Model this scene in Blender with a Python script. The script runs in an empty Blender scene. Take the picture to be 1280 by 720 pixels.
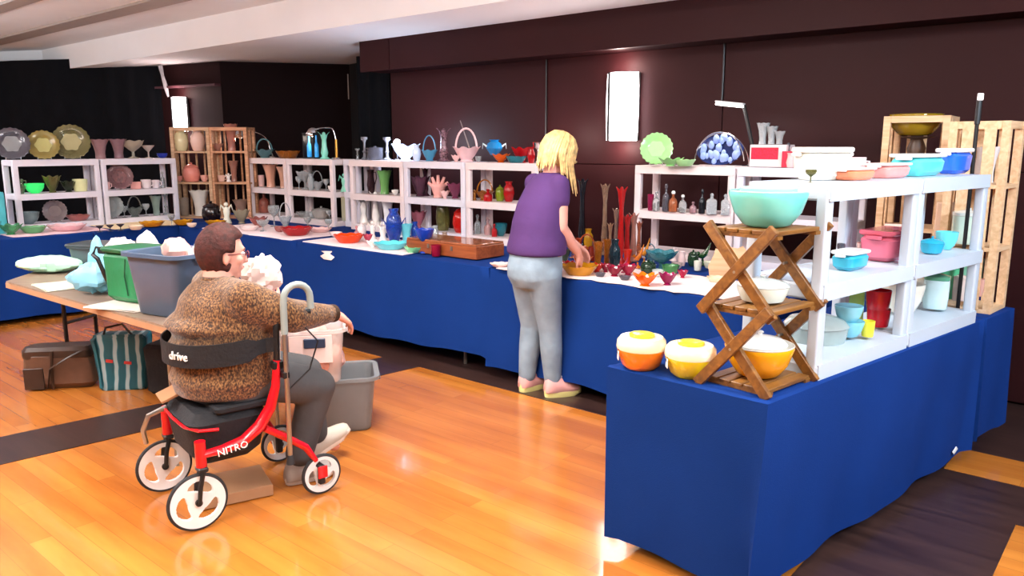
import bpy, math, random
from mathutils import Vector, Matrix
random.seed(7)
sc = bpy.context.scene
COL = sc.collection
PI = math.pi
R = math.radians

# ---------------------------------------------------------------- camera
FPX, HCAM, PITCH = 977.0, 1.55, R(10.4)
cam_data = bpy.data.cameras.new('camera')
cam_data.sensor_width = 36.0
cam_data.lens = 36.0 * FPX / 1280.0
cam = bpy.data.objects.new('camera', cam_data)
COL.objects.link(cam)
cam.location = (0, 0, HCAM)
cam.rotation_euler = (PI / 2 - PITCH, 0, 0)
sc.camera = cam

# ---------------------------------------------------------------- world and exposure
world = bpy.data.worlds.new('world')
sc.world = world
world.use_nodes = True
world.node_tree.nodes['Background'].inputs[0].default_value = (1.0, 0.93, 0.88, 1)
world.node_tree.nodes['Background'].inputs[1].default_value = 0.26
sc.view_settings.view_transform = 'Standard'
sc.view_settings.look = 'None'
sc.view_settings.gamma = 1.0
sc.view_settings.use_curve_mapping = False
sc.view_settings.exposure = 0.35

# room axes: u runs along the back wall to the right, n points into the back wall
ANG = R(-40.4)
UX, UY = math.cos(ANG), math.sin(ANG)
NX, NY = -math.sin(ANG), math.cos(ANG)
def st(s, t, z=0.0): return Vector((s * UX + t * NX, s * UY + t * NY, z))

# lamps of the hall and added ceiling fill lights: (position, size, power, colour)
def area(name, loc, size, power, col, rot=(0, 0, 0)):
    l = bpy.data.lights.new(name, 'AREA')
    l.shape = 'RECTANGLE'; l.size = size[0]; l.size_y = size[1]
    l.energy = power; l.color = col
    o = bpy.data.objects.new(name, l); COL.objects.link(o)
    o.location = loc; o.rotation_euler = rot
    return o
W1 = (1.0, 0.94, 0.88)
area('hall_light', (1.4, 1.0, 2.75), (1.4, 0.6), 42, W1, (0, 0, ANG))
area('hall_light', (-1.6, 1.6, 2.75), (1.4, 0.6), 48, W1, (0, 0, ANG))
area('hall_light', (0.0, -1.8, 2.75), (2.0, 0.8), 50, W1, (0, 0, ANG))
area('hall_light', (-4.4, 3.6, 2.75), (1.4, 0.6), 60, W1, (0, 0, ANG))
area('hall_light', (-0.6, 3.6, 2.75), (1.2, 0.4), 88, W1, (0, 0, ANG))
area('hall_light', (2.9, 1.2, 2.4), (0.7, 0.5), 95, (0.72, 0.86, 1.0), Vector((1.3, -1.9, 1.75)).to_track_quat('Z', 'Y').to_euler())
# unseen uplights added behind and beside the viewer to brighten the ceiling
area('ceiling_fill_light', (-4.6, 2.6, 2.15), (1.4, 0.4), 150, (.96, .97, 1), (PI - R(15), 0, 0))
area('ceiling_fill_light', (-2.4, 1.2, 2.1), (1.4, 0.4), 90, W1, (PI - R(15), 0, 0))
area('ceiling_fill_light', (-6.6, 5.9, 2.0), (1.6, 0.5), 150, (.98, .98, 1), (PI - R(10), R(-12), 0))
area('ceiling_fill_light', (0.6, 0.6, 2.25), (1.2, 0.3), 60, W1, (PI - R(20), 0, 0))

# ---------------------------------------------------------------- placing helpers: a picture column or point seen from the camera -> a place in the room
CP, SP = math.cos(PITCH), math.sin(PITCH)
def ray(px, py=360.0):
    cx = (px - 640) / FPX; cy = -(py - 360) / FPX
    return cx, CP + cy * SP, -SP + cy * CP
def on_z(px, py, z):
    dx, dy, dz = ray(px, py); t = (z - HCAM) / dz
    return Vector((dx * t, dy * t, z))
def depth(p): return p[1] * CP - (p[2] - HCAM) * SP
def on_line(px, z, p0, d):
    # point of the vertical plane (p0, d) at height z which lies on picture column px
    k = (px - 640) / FPX
    # x = k * (y*CP - (z-H)*SP)
    c = -k * (z - HCAM) * SP
    # p0.x + a d.x = k*CP*(p0.y + a d.y) + c
    a = (k * CP * p0[1] + c - p0[0]) / (d[0] - k * CP * d[1])
    return Vector((p0[0] + a * d[0], p0[1] + a * d[1], z))

# ---------------------------------------------------------------- materials
MATS = {}
def mat(name, col, rough=0.5, metal=0.0, trans=0.0, emit=0.0, var=0.06, scale=6.0, bump=0.0, bscale=30.0, coat=0.0, ior=1.45, ecol=None, sheen=0.0, alpha=1.0, spec=0.5):
    if name in MATS: return MATS[name]
    m = bpy.data.materials.new(name); m.use_nodes = True
    nt = m.node_tree; b = nt.nodes['Principled BSDF']
    tc = nt.nodes.new('ShaderNodeTexCoord')
    nz = nt.nodes.new('ShaderNodeTexNoise'); nz.inputs['Scale'].default_value = scale; nz.inputs['Detail'].default_value = 3
    rp = nt.nodes.new('ShaderNodeValToRGB')
    rp.color_ramp.elements[0].position = 0.3; rp.color_ramp.elements[1].position = 0.7
    rp.color_ramp.elements[0].color = tuple(c * (1 - var) for c in col) + (1,)
    rp.color_ramp.elements[1].color = tuple(min(1, c * (1 + var)) for c in col) + (1,)
    nt.links.new(tc.outputs['Object'], nz.inputs['Vector']); nt.links.new(nz.outputs['Fac'], rp.inputs['Fac'])
    nt.links.new(rp.outputs['Color'], b.inputs['Base Color'])
    b.inputs['Roughness'].default_value = rough; b.inputs['Metallic'].default_value = metal
    b.inputs['Transmission Weight'].default_value = trans; b.inputs['IOR'].default_value = ior
    b.inputs['Coat Weight'].default_value = coat
    b.inputs['Alpha'].default_value = alpha; b.inputs['Specular IOR Level'].default_value = spec
    if sheen: b.inputs['Sheen Weight'].default_value = sheen
    if emit:
        b.inputs['Emission Color'].default_value = tuple(ecol or col) + (1,)
        b.inputs['Emission Strength'].default_value = emit
    if bump:
        n2 = nt.nodes.new('ShaderNodeTexNoise'); n2.inputs['Scale'].default_value = bscale; n2.inputs['Detail'].default_value = 4
        bp = nt.nodes.new('ShaderNodeBump'); bp.inputs['Strength'].default_value = bump; bp.inputs['Distance'].default_value = 0.01
        nt.links.new(tc.outputs['Object'], n2.inputs['Vector']); nt.links.new(n2.outputs['Fac'], bp.inputs['Height'])
        nt.links.new(bp.outputs['Normal'], b.inputs['Normal'])
    MATS[name] = m
    return m
def h(s):
    v = [int(s[i:i + 2], 16) / 255 for i in (0, 2, 4)]
    return tuple(c / 12.92 if c <= 0.04045 else ((c + 0.055) / 1.055) ** 2.4 for c in v)
def G(hexc, tr=0.6): return mat('glass_' + hexc + str(tr), h(hexc), 0.07, 0, tr, var=0.08, ior=1.45, scale=14)
def O(hexc, rough=0.22): return mat('gloss_' + hexc + str(rough), h(hexc), rough, var=0.05, coat=0.3, scale=14)
CLEAR = G('e4ecee', 0.8)
CRYST = mat('cut_crystal', h('dfe6ea'), 0.08, 0, 0.6, var=0.1, bump=0.9, bscale=90)

def wood_mat(name, a, b_, rough=0.4, sc_=(1.5, 18, 18)):
    m = bpy.data.materials.new(name); m.use_nodes = True; nt = m.node_tree; b = nt.nodes['Principled BSDF']
    tc = nt.nodes.new('ShaderNodeTexCoord'); mp = nt.nodes.new('ShaderNodeMapping'); mp.inputs['Scale'].default_value = sc_
    nz = nt.nodes.new('ShaderNodeTexNoise'); nz.inputs['Scale'].default_value = 2.2; nz.inputs['Detail'].default_value = 6; nz.inputs['Distortion'].default_value = 0.6
    rp = nt.nodes.new('ShaderNodeValToRGB')
    rp.color_ramp.elements[0].position = 0.3; rp.color_ramp.elements[1].position = 0.72
    rp.color_ramp.elements[0].color = h(a) + (1,); rp.color_ramp.elements[1].color = h(b_) + (1,)
    nt.links.new(tc.outputs['Object'], mp.inputs[0]); nt.links.new(mp.outputs[0], nz.inputs['Vector'])
    nt.links.new(nz.outputs['Fac'], rp.inputs['Fac']); nt.links.new(rp.outputs[0], b.inputs['Base Color'])
    b.inputs['Roughness'].default_value = rough
    return m
M_STAND = wood_mat('brown_wood', '5c3818', '8f622c', 0.4)
M_CRATE = wood_mat('crate_wood', 'a8734e', 'd9a47e', 0.6)
M_PINE = wood_mat('pale_pine', 'cfa67c', 'ecc9a2', 0.6)
M_TTOP = wood_mat('table_laminate', '9a7658', 'b8947a', 0.35)
M_BOARD = wood_mat('peach_wood', 'd9a278', 'eec09a', 0.5)
M_SHELF = mat('white_plastic', h('dbd9e4'), 0.42, var=0.03)
M_SHELFW = mat('warm_white_plastic', h('e2d5d6'), 0.42, var=0.03)
M_BLUEC = mat('blue_cloth', (.0045, .031, .175), 0.9, var=0.07, scale=3, bump=0.15, bscale=220, spec=0.12)
M_RED = mat('red_paint', h('d3101f'), 0.25, var=0.03, coat=0.6)
M_BLACK = mat('black_fabric', h('17171b'), 0.75, var=0.2, bump=0.4, bscale=60)
M_BLKP = mat('black_plastic', h('18181a'), 0.4, var=0.1)
M_METAL = mat('grey_metal', h('a8aaa8'), 0.28, 0.9, var=0.05)
M_CHROME = mat('chrome', h('d8d8d8'), 0.12, 1.0, var=0.03)
M_WHITEP = mat('wheel_white', h('e8e6e4'), 0.4, var=0.04)
M_RUBBER = mat('tyre_rubber', h('2a2a2c'), 0.7, var=0.1)
M_WHCL = mat('white_cloth', h('f2dfe0'), 0.8, var=0.05, bump=0.3, bscale=40)
M_SKIN = mat('skin', h('e0a08e'), 0.5, var=0.05, bump=0.1, bscale=60)
M_LEGGREY = mat('table_leg_grey', h('6a6460'), 0.4, 0.5)

# ---------------------------------------------------------------- mesh building
class MB:
    def __init__(s): s.v = []; s.f = []
    def add(s, vs, fs, M=None):
        o = len(s.v)
        s.v += [tuple(M @ Vector(v)) if M else tuple(v) for v in vs]
        s.f += [tuple(i + o for i in f) for f in fs]
        return s
    def box(s, c, d, M=None, taper=1.0):
        x, y, z = d[0] / 2, d[1] / 2, d[2] / 2
        vs = [(c[0] + i * x * (taper if k < 0 else 1), c[1] + j * y * (taper if k < 0 else 1), c[2] + k * z) for k in (-1, 1) for j in (-1, 1) for i in (-1, 1)]
        return s.add(vs, [(0, 2, 3, 1), (4, 5, 7, 6), (0, 1, 5, 4), (2, 6, 7, 3), (0, 4, 6, 2), (1, 3, 7, 5)], M)
    def rbox(s, c, d, r=0.01, M=None, taper=1.0, n=3, soft=0.0, seed=0):
        # box with rounded vertical corners and a small bevel at top and bottom
        rnd = random.Random(seed)
        hx, hy, hz = d[0] / 2, d[1] / 2, d[2] / 2
        r = min(r, hx * .98, hy * .98); rb = min(r * 0.6, hz * .5)
        levels = [(-hz, rb), (-hz + rb, 0), (0, 0), (hz - rb, 0), (hz, rb)]
        vs = []; ring = 4 * (n + 1)
        for z, ins in levels:
            f = taper + (1 - taper) * (z + hz) / (2 * hz)
            for q in range(4):
                sx, sy = [(1, 1), (-1, 1), (-1, -1), (1, -1)][q]
                for k in range(n + 1):
                    a = q * PI / 2 + k * PI / 2 / n
                    px = sx * (hx * f - r) + (r - ins) * math.cos(a); py = sy * (hy * f - r) + (r - ins) * math.sin(a)
                    if soft: px += rnd.uniform(-soft, soft); py += rnd.uniform(-soft, soft)
                    vs.append((c[0] + px, c[1] + py, c[2] + z + (rnd.uniform(-soft, soft) if soft and z > 0 else 0)))
        fs = []
        L = len(levels)
        for l in range(L - 1):
            for k in range(ring):
                a = l * ring + k; b = l * ring + (k + 1) % ring
                fs.append((a, b, b + ring, a + ring))
        fs.append(tuple(range(ring))[::-1]); fs.append(tuple((L - 1) * ring + k for k in range(ring)))
        return s.add(vs, fs, M)
    def tube(s, pts, r, n=8, M=None, closed=False, flat=1.0):
        pts = [Vector(p) for p in pts]; m = len(pts)
        rs = r if isinstance(r, (list, tuple)) else [r] * m
        vs = []; up = None
        for i, p in enumerate(pts):
            if closed: d = pts[(i + 1) % m] - pts[i - 1]
            else: d = pts[min(i + 1, m - 1)] - pts[max(i - 1, 0)]
            d = d.normalized() if d.length > 1e-9 else Vector((0, 0, 1))
            if up is None: up = Vector((0, 0, 1)) if abs(d.z) < 0.9 else Vector((0, 1, 0))
            a = d.cross(up)
            if a.length < 1e-6: a = d.orthogonal()
            a.normalize(); b = a.cross(d); up = b
            for k in range(n):
                t = 2 * PI * k / n
                vs.append(p + a * (rs[i] * math.cos(t)) + b * (rs[i] * flat * math.sin(t)))
        fs = []
        for i in range(m if closed else m - 1):
            j = (i + 1) % m
            for k in range(n): fs.append((i * n + k, i * n + (k + 1) % n, j * n + (k + 1) % n, j * n + k))
        if not closed: fs.append(tuple(range(n))[::-1]); fs.append(tuple((m - 1) * n + k for k in range(n)))
        return s.add(vs, fs, M)
    def lathe(s, prof, n=24, ruff=0.0, k=8, M=None, sq=0.0, rstart=0.55, vert=True, oval=1.0):
        # prof: (r, z) list; ruff waves the upper part; sq pushes towards a square plan
        vs = []; zs = [p[1] for p in prof]; z0, z1 = min(zs), max(zs); hh = max(z1 - z0, 1e-6)
        rmax = max(p[0] for p in prof)
        for (r, z) in prof:
            w = 0.0
            if ruff: w = max(0.0, ((r / rmax if not vert else (z - z0) / hh) - rstart) / (1 - rstart))
            for i in range(n):
                a = 2 * PI * i / n
                rr = r * (1 + ruff * w * math.cos(k * a)); zz = z + ruff * w * rmax * 0.8 * math.cos(k * a) if vert else z
                if sq:
                    q = 1 / max(abs(math.cos(a)), abs(math.sin(a))); rr *= (1 - sq) + sq * q * 0.93
                vs.append((rr * math.cos(a), rr * math.sin(a) * oval, zz))
        fs = []
        for j in range(len(prof) - 1):
            for i in range(n): fs.append((j * n + i, j * n + (i + 1) % n, (j + 1) * n + (i + 1) % n, (j + 1) * n + i))
        fs.append(tuple(range(n))[::-1]); e = (len(prof) - 1) * n; fs.append(tuple(e + i for i in range(n)))
        return s.add(vs, fs, M)
    def ball(s, c, r, n=12, M=None, sc=(1, 1, 1), rot=None):
        vs = []; m = n // 2 + 1
        for j in range(m + 1):
            t = -PI / 2 + PI * j / m
            for i in range(n):
                a = 2 * PI * i / n
                q = Vector((math.cos(a) * math.cos(t) * r * sc[0], math.sin(a) * math.cos(t) * r * sc[1], math.sin(t) * r * sc[2]))
                if rot: q = rot @ q
                vs.append(q + Vector(c))
        fs = [(j * n + i, j * n + (i + 1) % n, (j + 1) * n + (i + 1) % n, (j + 1) * n + i) for j in range(m) for i in range(n)]
        return s.add(vs, fs, M)
    def caps(s, p0, r0, p1, r1, n=14, flat=1.0):
        p0, p1 = Vector(p0), Vector(p1); d = p1 - p0; L = d.length; d.normalize()
        pts, rs = [], []
        for q in range(5): a = PI / 2 * q / 4; pts.append(p0 - d * r0 * math.cos(a)); rs.append(max(r0 * math.sin(a), 0.0005))
        for q in range(5): a = PI / 2 * q / 4; pts.append(p1 + d * r1 * math.sin(a)); rs.append(max(r1 * math.cos(a), 0.0005))
        return s.tube(pts, rs, n, flat=flat)
    def loft(s, rings, n=28, M=None):
        # rings: (centre, half x, half y, rz) -> closed body
        vs = []
        for (c, a, b, rz) in rings:
            for i in range(n):
                t = 2 * PI * i / n; x = a * math.cos(t); y = b * math.sin(t)
                vs.append((c[0] + x * math.cos(rz) - y * math.sin(rz), c[1] + x * math.sin(rz) + y * math.cos(rz), c[2]))
        fs = [(j * n + i, j * n + (i + 1) % n, (j + 1) * n + (i + 1) % n, (j + 1) * n + i) for j in range(len(rings) - 1) for i in range(n)]
        e = (len(rings) - 1) * n
        fs += [tuple(range(n))[::-1], tuple(e + i for i in range(n))]
        return s.add(vs, fs, M)
    def mesh(s, name, m=None, smooth=True, ang=38):
        me = bpy.data.meshes.new(name); me.from_pydata(s.v, [], s.f); me.update()
        if m: me.materials.append(m)
        if smooth:
            me.shade_smooth(); me.set_sharp_from_angle(angle=R(ang))
        return me
    def build(s, name, m, parent=None, loc=None, rot=None, smooth=True, ang=38):
        o = bpy.data.objects.new(name, s.mesh(name, m, smooth, ang)); COL.objects.link(o)
        if parent: o.parent = parent
        if loc is not None: o.location = loc
        if rot is not None: o.rotation_euler = rot
        return o

def tag(o, label, cat, group=None):
    o['label'] = label; o['category'] = cat
    if group: o['group'] = group
    return o
def thing(name, label, cat, loc=(0, 0, 0), rz=0.0, group=None):
    o = bpy.data.objects.new(name, None); COL.objects.link(o); o.empty_display_size = 0.1
    o.location = loc; o.rotation_euler = (0, 0, rz)
    return tag(o, label, cat, group)
def struct(o): o['kind'] = 'structure'; return o
def copy_tree(o, parent=None):
    c = o.copy(); COL.objects.link(c); c.parent = parent
    for ch in list(o.children): copy_tree(ch, c)
    return c
def text_mesh(txt, size, m, parent, loc, rot, name='lettering', ext=0.001):
    cu = bpy.data.curves.new(name, 'FONT'); cu.body = txt; cu.size = size; cu.extrude = ext; cu.align_x = 'CENTER'; cu.align_y = 'CENTER'; cu.resolution_u = 2
    t = bpy.data.objects.new(name, cu); COL.objects.link(t)
    me = bpy.data.meshes.new_from_object(t.evaluated_get(bpy.context.evaluated_depsgraph_get()))
    bpy.data.objects.remove(t)
    me.materials.clear(); me.materials.append(m)
    o = bpy.data.objects.new(name, me); COL.objects.link(o); o.parent = parent; o.location = loc; o.rotation_euler = rot
    return o
def arc(c, r, a0, a1, n=10, ax='xz', ry=None):
    ry = ry or r; out = []
    for i in range(n + 1):
        a = a0 + (a1 - a0) * i / n; x = r * math.cos(a); z = ry * math.sin(a)
        out.append((c[0] + x, c[1], c[2] + z) if ax == 'xz' else (c[0], c[1] + x, c[2] + z) if ax == 'yz' else (c[0] + x, c[1] + z, c[2]))
    return out


# ---------------------------------------------------------------- the hall: floor, ceiling, walls
def floor_mat():
    m = bpy.data.materials.new('plank_floor'); m.use_nodes = True; nt = m.node_tree; b = nt.nodes['Principled BSDF']
    tc = nt.nodes.new('ShaderNodeTexCoord')
    br = nt.nodes.new('ShaderNodeTexBrick'); br.inputs['Scale'].default_value = 1.0
    br.inputs['Brick Width'].default_value = 1.1; br.inputs['Row Height'].default_value = 0.085
    br.inputs['Mortar Size'].default_value = 0.0016; br.inputs['Mortar Smooth'].default_value = 0.6; br.inputs['Bias'].default_value = 0.0
    br.inputs['Color1'].default_value = h('d0863a') + (1,); br.inputs['Color2'].default_value = h('bd722d') + (1,); br.inputs['Mortar'].default_value = h('9c6430') + (1,)
    br.offset = 0.37; br.offset_frequency = 2
    nt.links.new(tc.outputs['Object'], br.inputs['Vector'])
    mp = nt.nodes.new('ShaderNodeMapping'); mp.inputs['Scale'].default_value = (0.8, 5, 1)
    nz = nt.nodes.new('ShaderNodeTexNoise'); nz.inputs['Scale'].default_value = 1.3; nz.inputs['Detail'].default_value = 5
    nt.links.new(tc.outputs['Object'], mp.inputs[0]); nt.links.new(mp.outputs[0], nz.inputs['Vector'])
    rp = nt.nodes.new('ShaderNodeValToRGB'); rp.color_ramp.elements[0].position = 0.3; rp.color_ramp.elements[1].position = 0.7
    rp.color_ramp.elements[0].color = (0.70, 0.60, 0.52, 1); rp.color_ramp.elements[1].color = (1.08, 1.06, 1.0, 1)
    nt.links.new(nz.outputs['Fac'], rp.inputs['Fac'])
    mx = nt.nodes.new('ShaderNodeMix'); mx.data_type = 'RGBA'; mx.blend_type = 'MULTIPLY'; mx.inputs[0].default_value = 1.0
    nt.links.new(br.outputs['Color'], mx.inputs[6]); nt.links.new(rp.outputs[0], mx.inputs[7]); nt.links.new(mx.outputs[2], b.inputs['Base Color'])
    b.inputs['Roughness'].default_value = 0.24; b.inputs['Coat Weight'].default_value = 0.55; b.inputs['Coat Roughness'].default_value = 0.07
    bp = nt.nodes.new('ShaderNodeBump'); bp.inputs['Strength'].default_value = 0.12; bp.inputs['Distance'].default_value = 0.004
    n3 = nt.nodes.new('ShaderNodeTexNoise'); n3.inputs['Scale'].default_value = 6
    nt.links.new(tc.outputs['Object'], n3.inputs['Vector']); nt.links.new(n3.outputs['Fac'], bp.inputs['Height']); nt.links.new(bp.outputs['Normal'], b.inputs['Normal'])
    return m
M_FLOOR = floor_mat()
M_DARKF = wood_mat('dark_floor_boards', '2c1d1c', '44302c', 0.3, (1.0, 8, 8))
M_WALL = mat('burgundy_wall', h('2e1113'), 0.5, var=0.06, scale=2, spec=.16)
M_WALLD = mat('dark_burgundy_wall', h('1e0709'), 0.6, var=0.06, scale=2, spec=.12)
M_WHITE = mat('ceiling_white', h('eef0f3'), 0.8, var=0.02, scale=2)
M_GREYT = mat('trim_and_beam_shade_grey', h('a09690'), 0.7, var=0.03)
M_DRAPE = mat('black_drape', h('101115'), 0.9, var=0.15, bump=0.2, bscale=80, spec=.1)
RZ = (0, 0, ANG)
def sbox(name, s0, s1, t0, t1, z0, z1, m, parent=None, smooth=False):
    b = MB().box(((s0 + s1) / 2, (t0 + t1) / 2, (z0 + z1) / 2), (abs(s1 - s0), abs(t1 - t0), abs(z1 - z0)))
    return b.build(name, m, parent, rot=None if parent else RZ, smooth=smooth)
struct(sbox('floor', -14, 5, -8, 9, -0.1, 0.0, M_FLOOR))
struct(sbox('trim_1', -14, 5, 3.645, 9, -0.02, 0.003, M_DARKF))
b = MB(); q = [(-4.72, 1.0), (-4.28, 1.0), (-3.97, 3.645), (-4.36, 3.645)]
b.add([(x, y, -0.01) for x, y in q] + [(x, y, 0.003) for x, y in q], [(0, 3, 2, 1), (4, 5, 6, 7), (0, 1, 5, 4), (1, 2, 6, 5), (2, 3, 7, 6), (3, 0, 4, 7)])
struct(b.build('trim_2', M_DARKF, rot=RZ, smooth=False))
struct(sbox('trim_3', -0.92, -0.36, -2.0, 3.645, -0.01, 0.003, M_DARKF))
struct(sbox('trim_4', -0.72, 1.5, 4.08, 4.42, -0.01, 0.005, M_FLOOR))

# ceiling: a low slab by the wall, a fascia, the higher hall ceiling with strips coloured grey as the shaded sides of beams
struct(sbox('ceiling', -16, 5, 4.35, 9.5, 2.54, 2.84, M_WHITE))
struct(sbox('trim_5', -16, 5, -8, 4.352, 2.84, 2.95, M_WHITE))
struct(sbox('beam_shade_strip_1', -16, 5, 3.50, 3.72, 2.815, 2.845, M_GREYT))
struct(sbox('beam_shade_strip_2', -16, 5, 2.70, 2.86, 2.815, 2.845, M_GREYT))
# back wall of recessed panels
wb = MB().box((-1.1, 5.5, 1.3), (10.25, 0.12, 2.6)).build('wall_back', M_WALLD, rot=RZ, smooth=False); struct(wb)
seams = [-6.22, -4.21, -2.60, 0.7, 4.0]
for a, c in zip(seams[:-1], seams[1:]):
    for z0, z1 in ((0.02, 1.388), (1.393, 2.26)):
        MB().rbox(((a + c) / 2, 5.425, (z0 + z1) / 2), (c - a - 0.007, 0.03, z1 - z0), 0.004).build('wall_panel', M_WALL, wb, smooth=False)
sf = MB().box((-1.15, 5.27, 2.40), (10.3, 0.3, 0.28)).build('wall_soffit', M_WALLD, rot=RZ, smooth=False); struct(sf)
for a, c in ((-6.3, -5.87), (-5.86, 4.0)):
    MB().box(((a + c) / 2, 5.11, 2.395), (c - a, 0.03, 0.288)).build('soffit_panel', M_WALL, sf, smooth=False)
# far corner walls
def at(px, d, z=0.0):
    k = (px - 640) / FPX; y = d
    return Vector((k * y * 0.9836, y, z))
def wall_seg(name, p0, p1, z0, z1, m, th=0.1, waves=0, amp=0.0):
    p0 = Vector(p0[:2]); p1 = Vector(p1[:2]); d = (p1 - p0); L = d.length; d.normalize(); nn = Vector((d.y, -d.x))
    if nn.y > 0: nn = -nn
    N_ = max(1, waves * 8); vs = []
    for z in (z0, z1):
        for i in range(N_ + 1):
            o = amp * math.sin(i / 8 * 2 * PI) * (0.6 + 0.4 * math.sin(i * 0.7)); p = p0 + d * (L * i / N_) + nn * o; vs.append((p.x, p.y, z))
    for z in (z0, z1):
        for i in range(N_ + 1): p = p0 + d * (L * i / N_) - nn * th; vs.append((p.x, p.y, z))
    n1 = N_ + 1; fs = []
    for i in range(N_):
        fs += [(i, i + 1, n1 + i + 1, n1 + i), (2 * n1 + i, 3 * n1 + i, 3 * n1 + i + 1, 2 * n1 + i + 1), (n1 + i, n1 + i + 1, 3 * n1 + i + 1, 3 * n1 + i), (i, 2 * n1 + i, 2 * n1 + i + 1, i + 1)]
    fs += [(0, n1, 3 * n1, 2 * n1), (N_, 2 * n1 + N_, 3 * n1 + N_, n1 + N_)]
    return MB().add(vs, fs).build(name, m, smooth=waves > 0)
P_A, P_B, P_C, P_D = at(-260, 11.9), at(207, 10.3), at(281, 9.75), at(440, 10.1)
struct(wall_seg('wall_left', P_A + Vector((0, .5, 0)), P_B + Vector((-.1, .45, 0)), 0, 2.9, M_WHITE))
tag(wall_seg('stage_drape', P_A, at(140, 10.55), 0.02, 2.66, M_DRAPE, 0.02, 11, 0.018), 'long black pleated drape covering the far left wall behind the glass plates', 'curtain')
tag(wall_seg('stage_drape', at(138, 10.5), P_B, 0.02, 2.535, M_DRAPE, 0.02, 3, 0.014), 'black drape panel hanging right beside the wooden crate racks', 'curtain')
b = MB(); p = at(208, 10.12); b.tube([(p.x, p.y, 2.52), (p.x + .02, p.y, 2.40), (p.x + .05, p.y, 2.26), (p.x + .07, p.y, 2.14)], [.03, .02, .03, .012], 6)
tag(b.build('curtain_tie', mat('tie_grey', h('8e8c90'), 0.7)), 'grey cloth tie hanging at the top edge of the black drape', 'tie')
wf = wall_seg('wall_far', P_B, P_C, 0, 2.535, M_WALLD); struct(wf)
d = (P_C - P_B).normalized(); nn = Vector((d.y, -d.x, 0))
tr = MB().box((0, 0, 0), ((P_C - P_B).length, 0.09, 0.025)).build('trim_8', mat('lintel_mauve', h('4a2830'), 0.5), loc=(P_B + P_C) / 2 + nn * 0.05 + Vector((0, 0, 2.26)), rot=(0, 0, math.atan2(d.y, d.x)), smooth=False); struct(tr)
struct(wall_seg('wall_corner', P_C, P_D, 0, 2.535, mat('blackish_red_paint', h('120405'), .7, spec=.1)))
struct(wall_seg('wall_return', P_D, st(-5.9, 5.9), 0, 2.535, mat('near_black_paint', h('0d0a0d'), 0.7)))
tag(wall_seg('stage_drape', at(449, 8.9), at(489, 8.6), 0.02, 2.5, M_DRAPE, 0.02, 3, 0.02), 'narrow black drape at the end of the burgundy wall, behind the clear candlesticks', 'curtain')
MB().box((0, 0, 0), (0.010, 0.02, 0.30)).build('door_edge_trim', M_GREYT, None, loc=at(438, 9.9, 2.25))
struct(bpy.data.objects['door_edge_trim']); bpy.data.objects['door_edge_trim'].name = 'trim_9'
struct(sbox('wall_right', 4.9, 5.0, -8, 9, 0, 2.85, M_WALLD))
struct(sbox('wall_rear', -14, 5, -8, -7.9, 0, 2.85, M_WHITE))
# two surface cables on the burgundy wall
for s_, z0, z1, lab in ((-4.215, 1.5, 2.26, 'thin dark cable running down the burgundy wall above the blonde woman'), (-2.605, 1.83, 2.26, 'thin black cable hanging down the wall above the slim white lamp bar')):
    o = MB().tube([st(s_, 5.40, z0), st(s_ + .003, 5.398, (z0 + z1) / 2), st(s_, 5.40, z1)], 0.007, 6).build('cable', M_BLKP); tag(o, lab, 'cable')

# wall sconces
M_GLOW = mat('sconce_glow', (1, 0.93, 0.95), 0.4, emit=9.0, var=0.0)
def sconce(loc, rz, w, hh, label, power):
    t = thing('wall_sconce', label, 'wall lamp', loc, rz, 'wall sconces')
    MB().box((0, 0.0, 0), (w * 0.9, 0.03, hh * 1.0)).build('back_plate', M_METAL, t)
    def curved(x0, x1):
        b = MB(); vs = []; n = 8
        for z in [-1, -.6, 0, .6, 1]:
            for i in range(n + 1):
                x = x0 + (x1 - x0) * i / n; bow = 0.95 + 0.06 * (1 - z * z)
                vs.append((x * bow, -0.02 - 0.10 * (1 - (x / (w * .55)) ** 2), z * hh / 2))
        m_ = len(vs); vs += [(v[0], v[1] + 0.012, v[2]) for v in vs]; fs = []
        for j in range(4):
            for i in range(n):
                a = j * (n + 1) + i; fs += [(a, a + 1, a + n + 2, a + n + 1), (m_ + a, m_ + a + n + 1, m_ + a + n + 2, m_ + a + 1)]
        for i in range(n): fs += [(i, m_ + i, m_ + i + 1, i + 1), (4 * (n + 1) + i, 4 * (n + 1) + i + 1, m_ + 4 * (n + 1) + i + 1, m_ + 4 * (n + 1) + i)]
        return b.add(vs, fs)
    curved(-w / 2, -w / 2 + w * .2).build('diffuser', M_GLOW, t)
    curved(-w / 2 + w * .26, w / 2).build('diffuser', M_GLOW, t)
    MB().box((-w / 2 + w * .23, -0.085, 0), (w * .065, 0.05, hh * 1.01)).build('divider', M_BLKP, t)
    l = bpy.data.lights.new('sconce_light', 'POINT'); l.energy = power; l.color = (1.0, 0.72, 0.66); l.shadow_soft_size = 0.06
    for dz in (-1, 1):
        o = bpy.data.objects.new('sconce_light', l); COL.objects.link(o); o.parent = t; o.location = (0, -0.10, dz * (hh / 2 + 0.05))
    return t
sconce(st(-3.42, 5.385, 1.84), ANG, 0.29, 0.52, 'bright white curved sconce on the burgundy wall beside the green plate', 5)
pw = (P_B * 0.62 + P_C * 0.38) + nn * 0.04
sconce((pw.x, pw.y, 1.92), math.atan2(d.y, d.x), 0.23, 0.42, 'bright sconce on the far wall above the wooden crate racks', 5)

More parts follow.
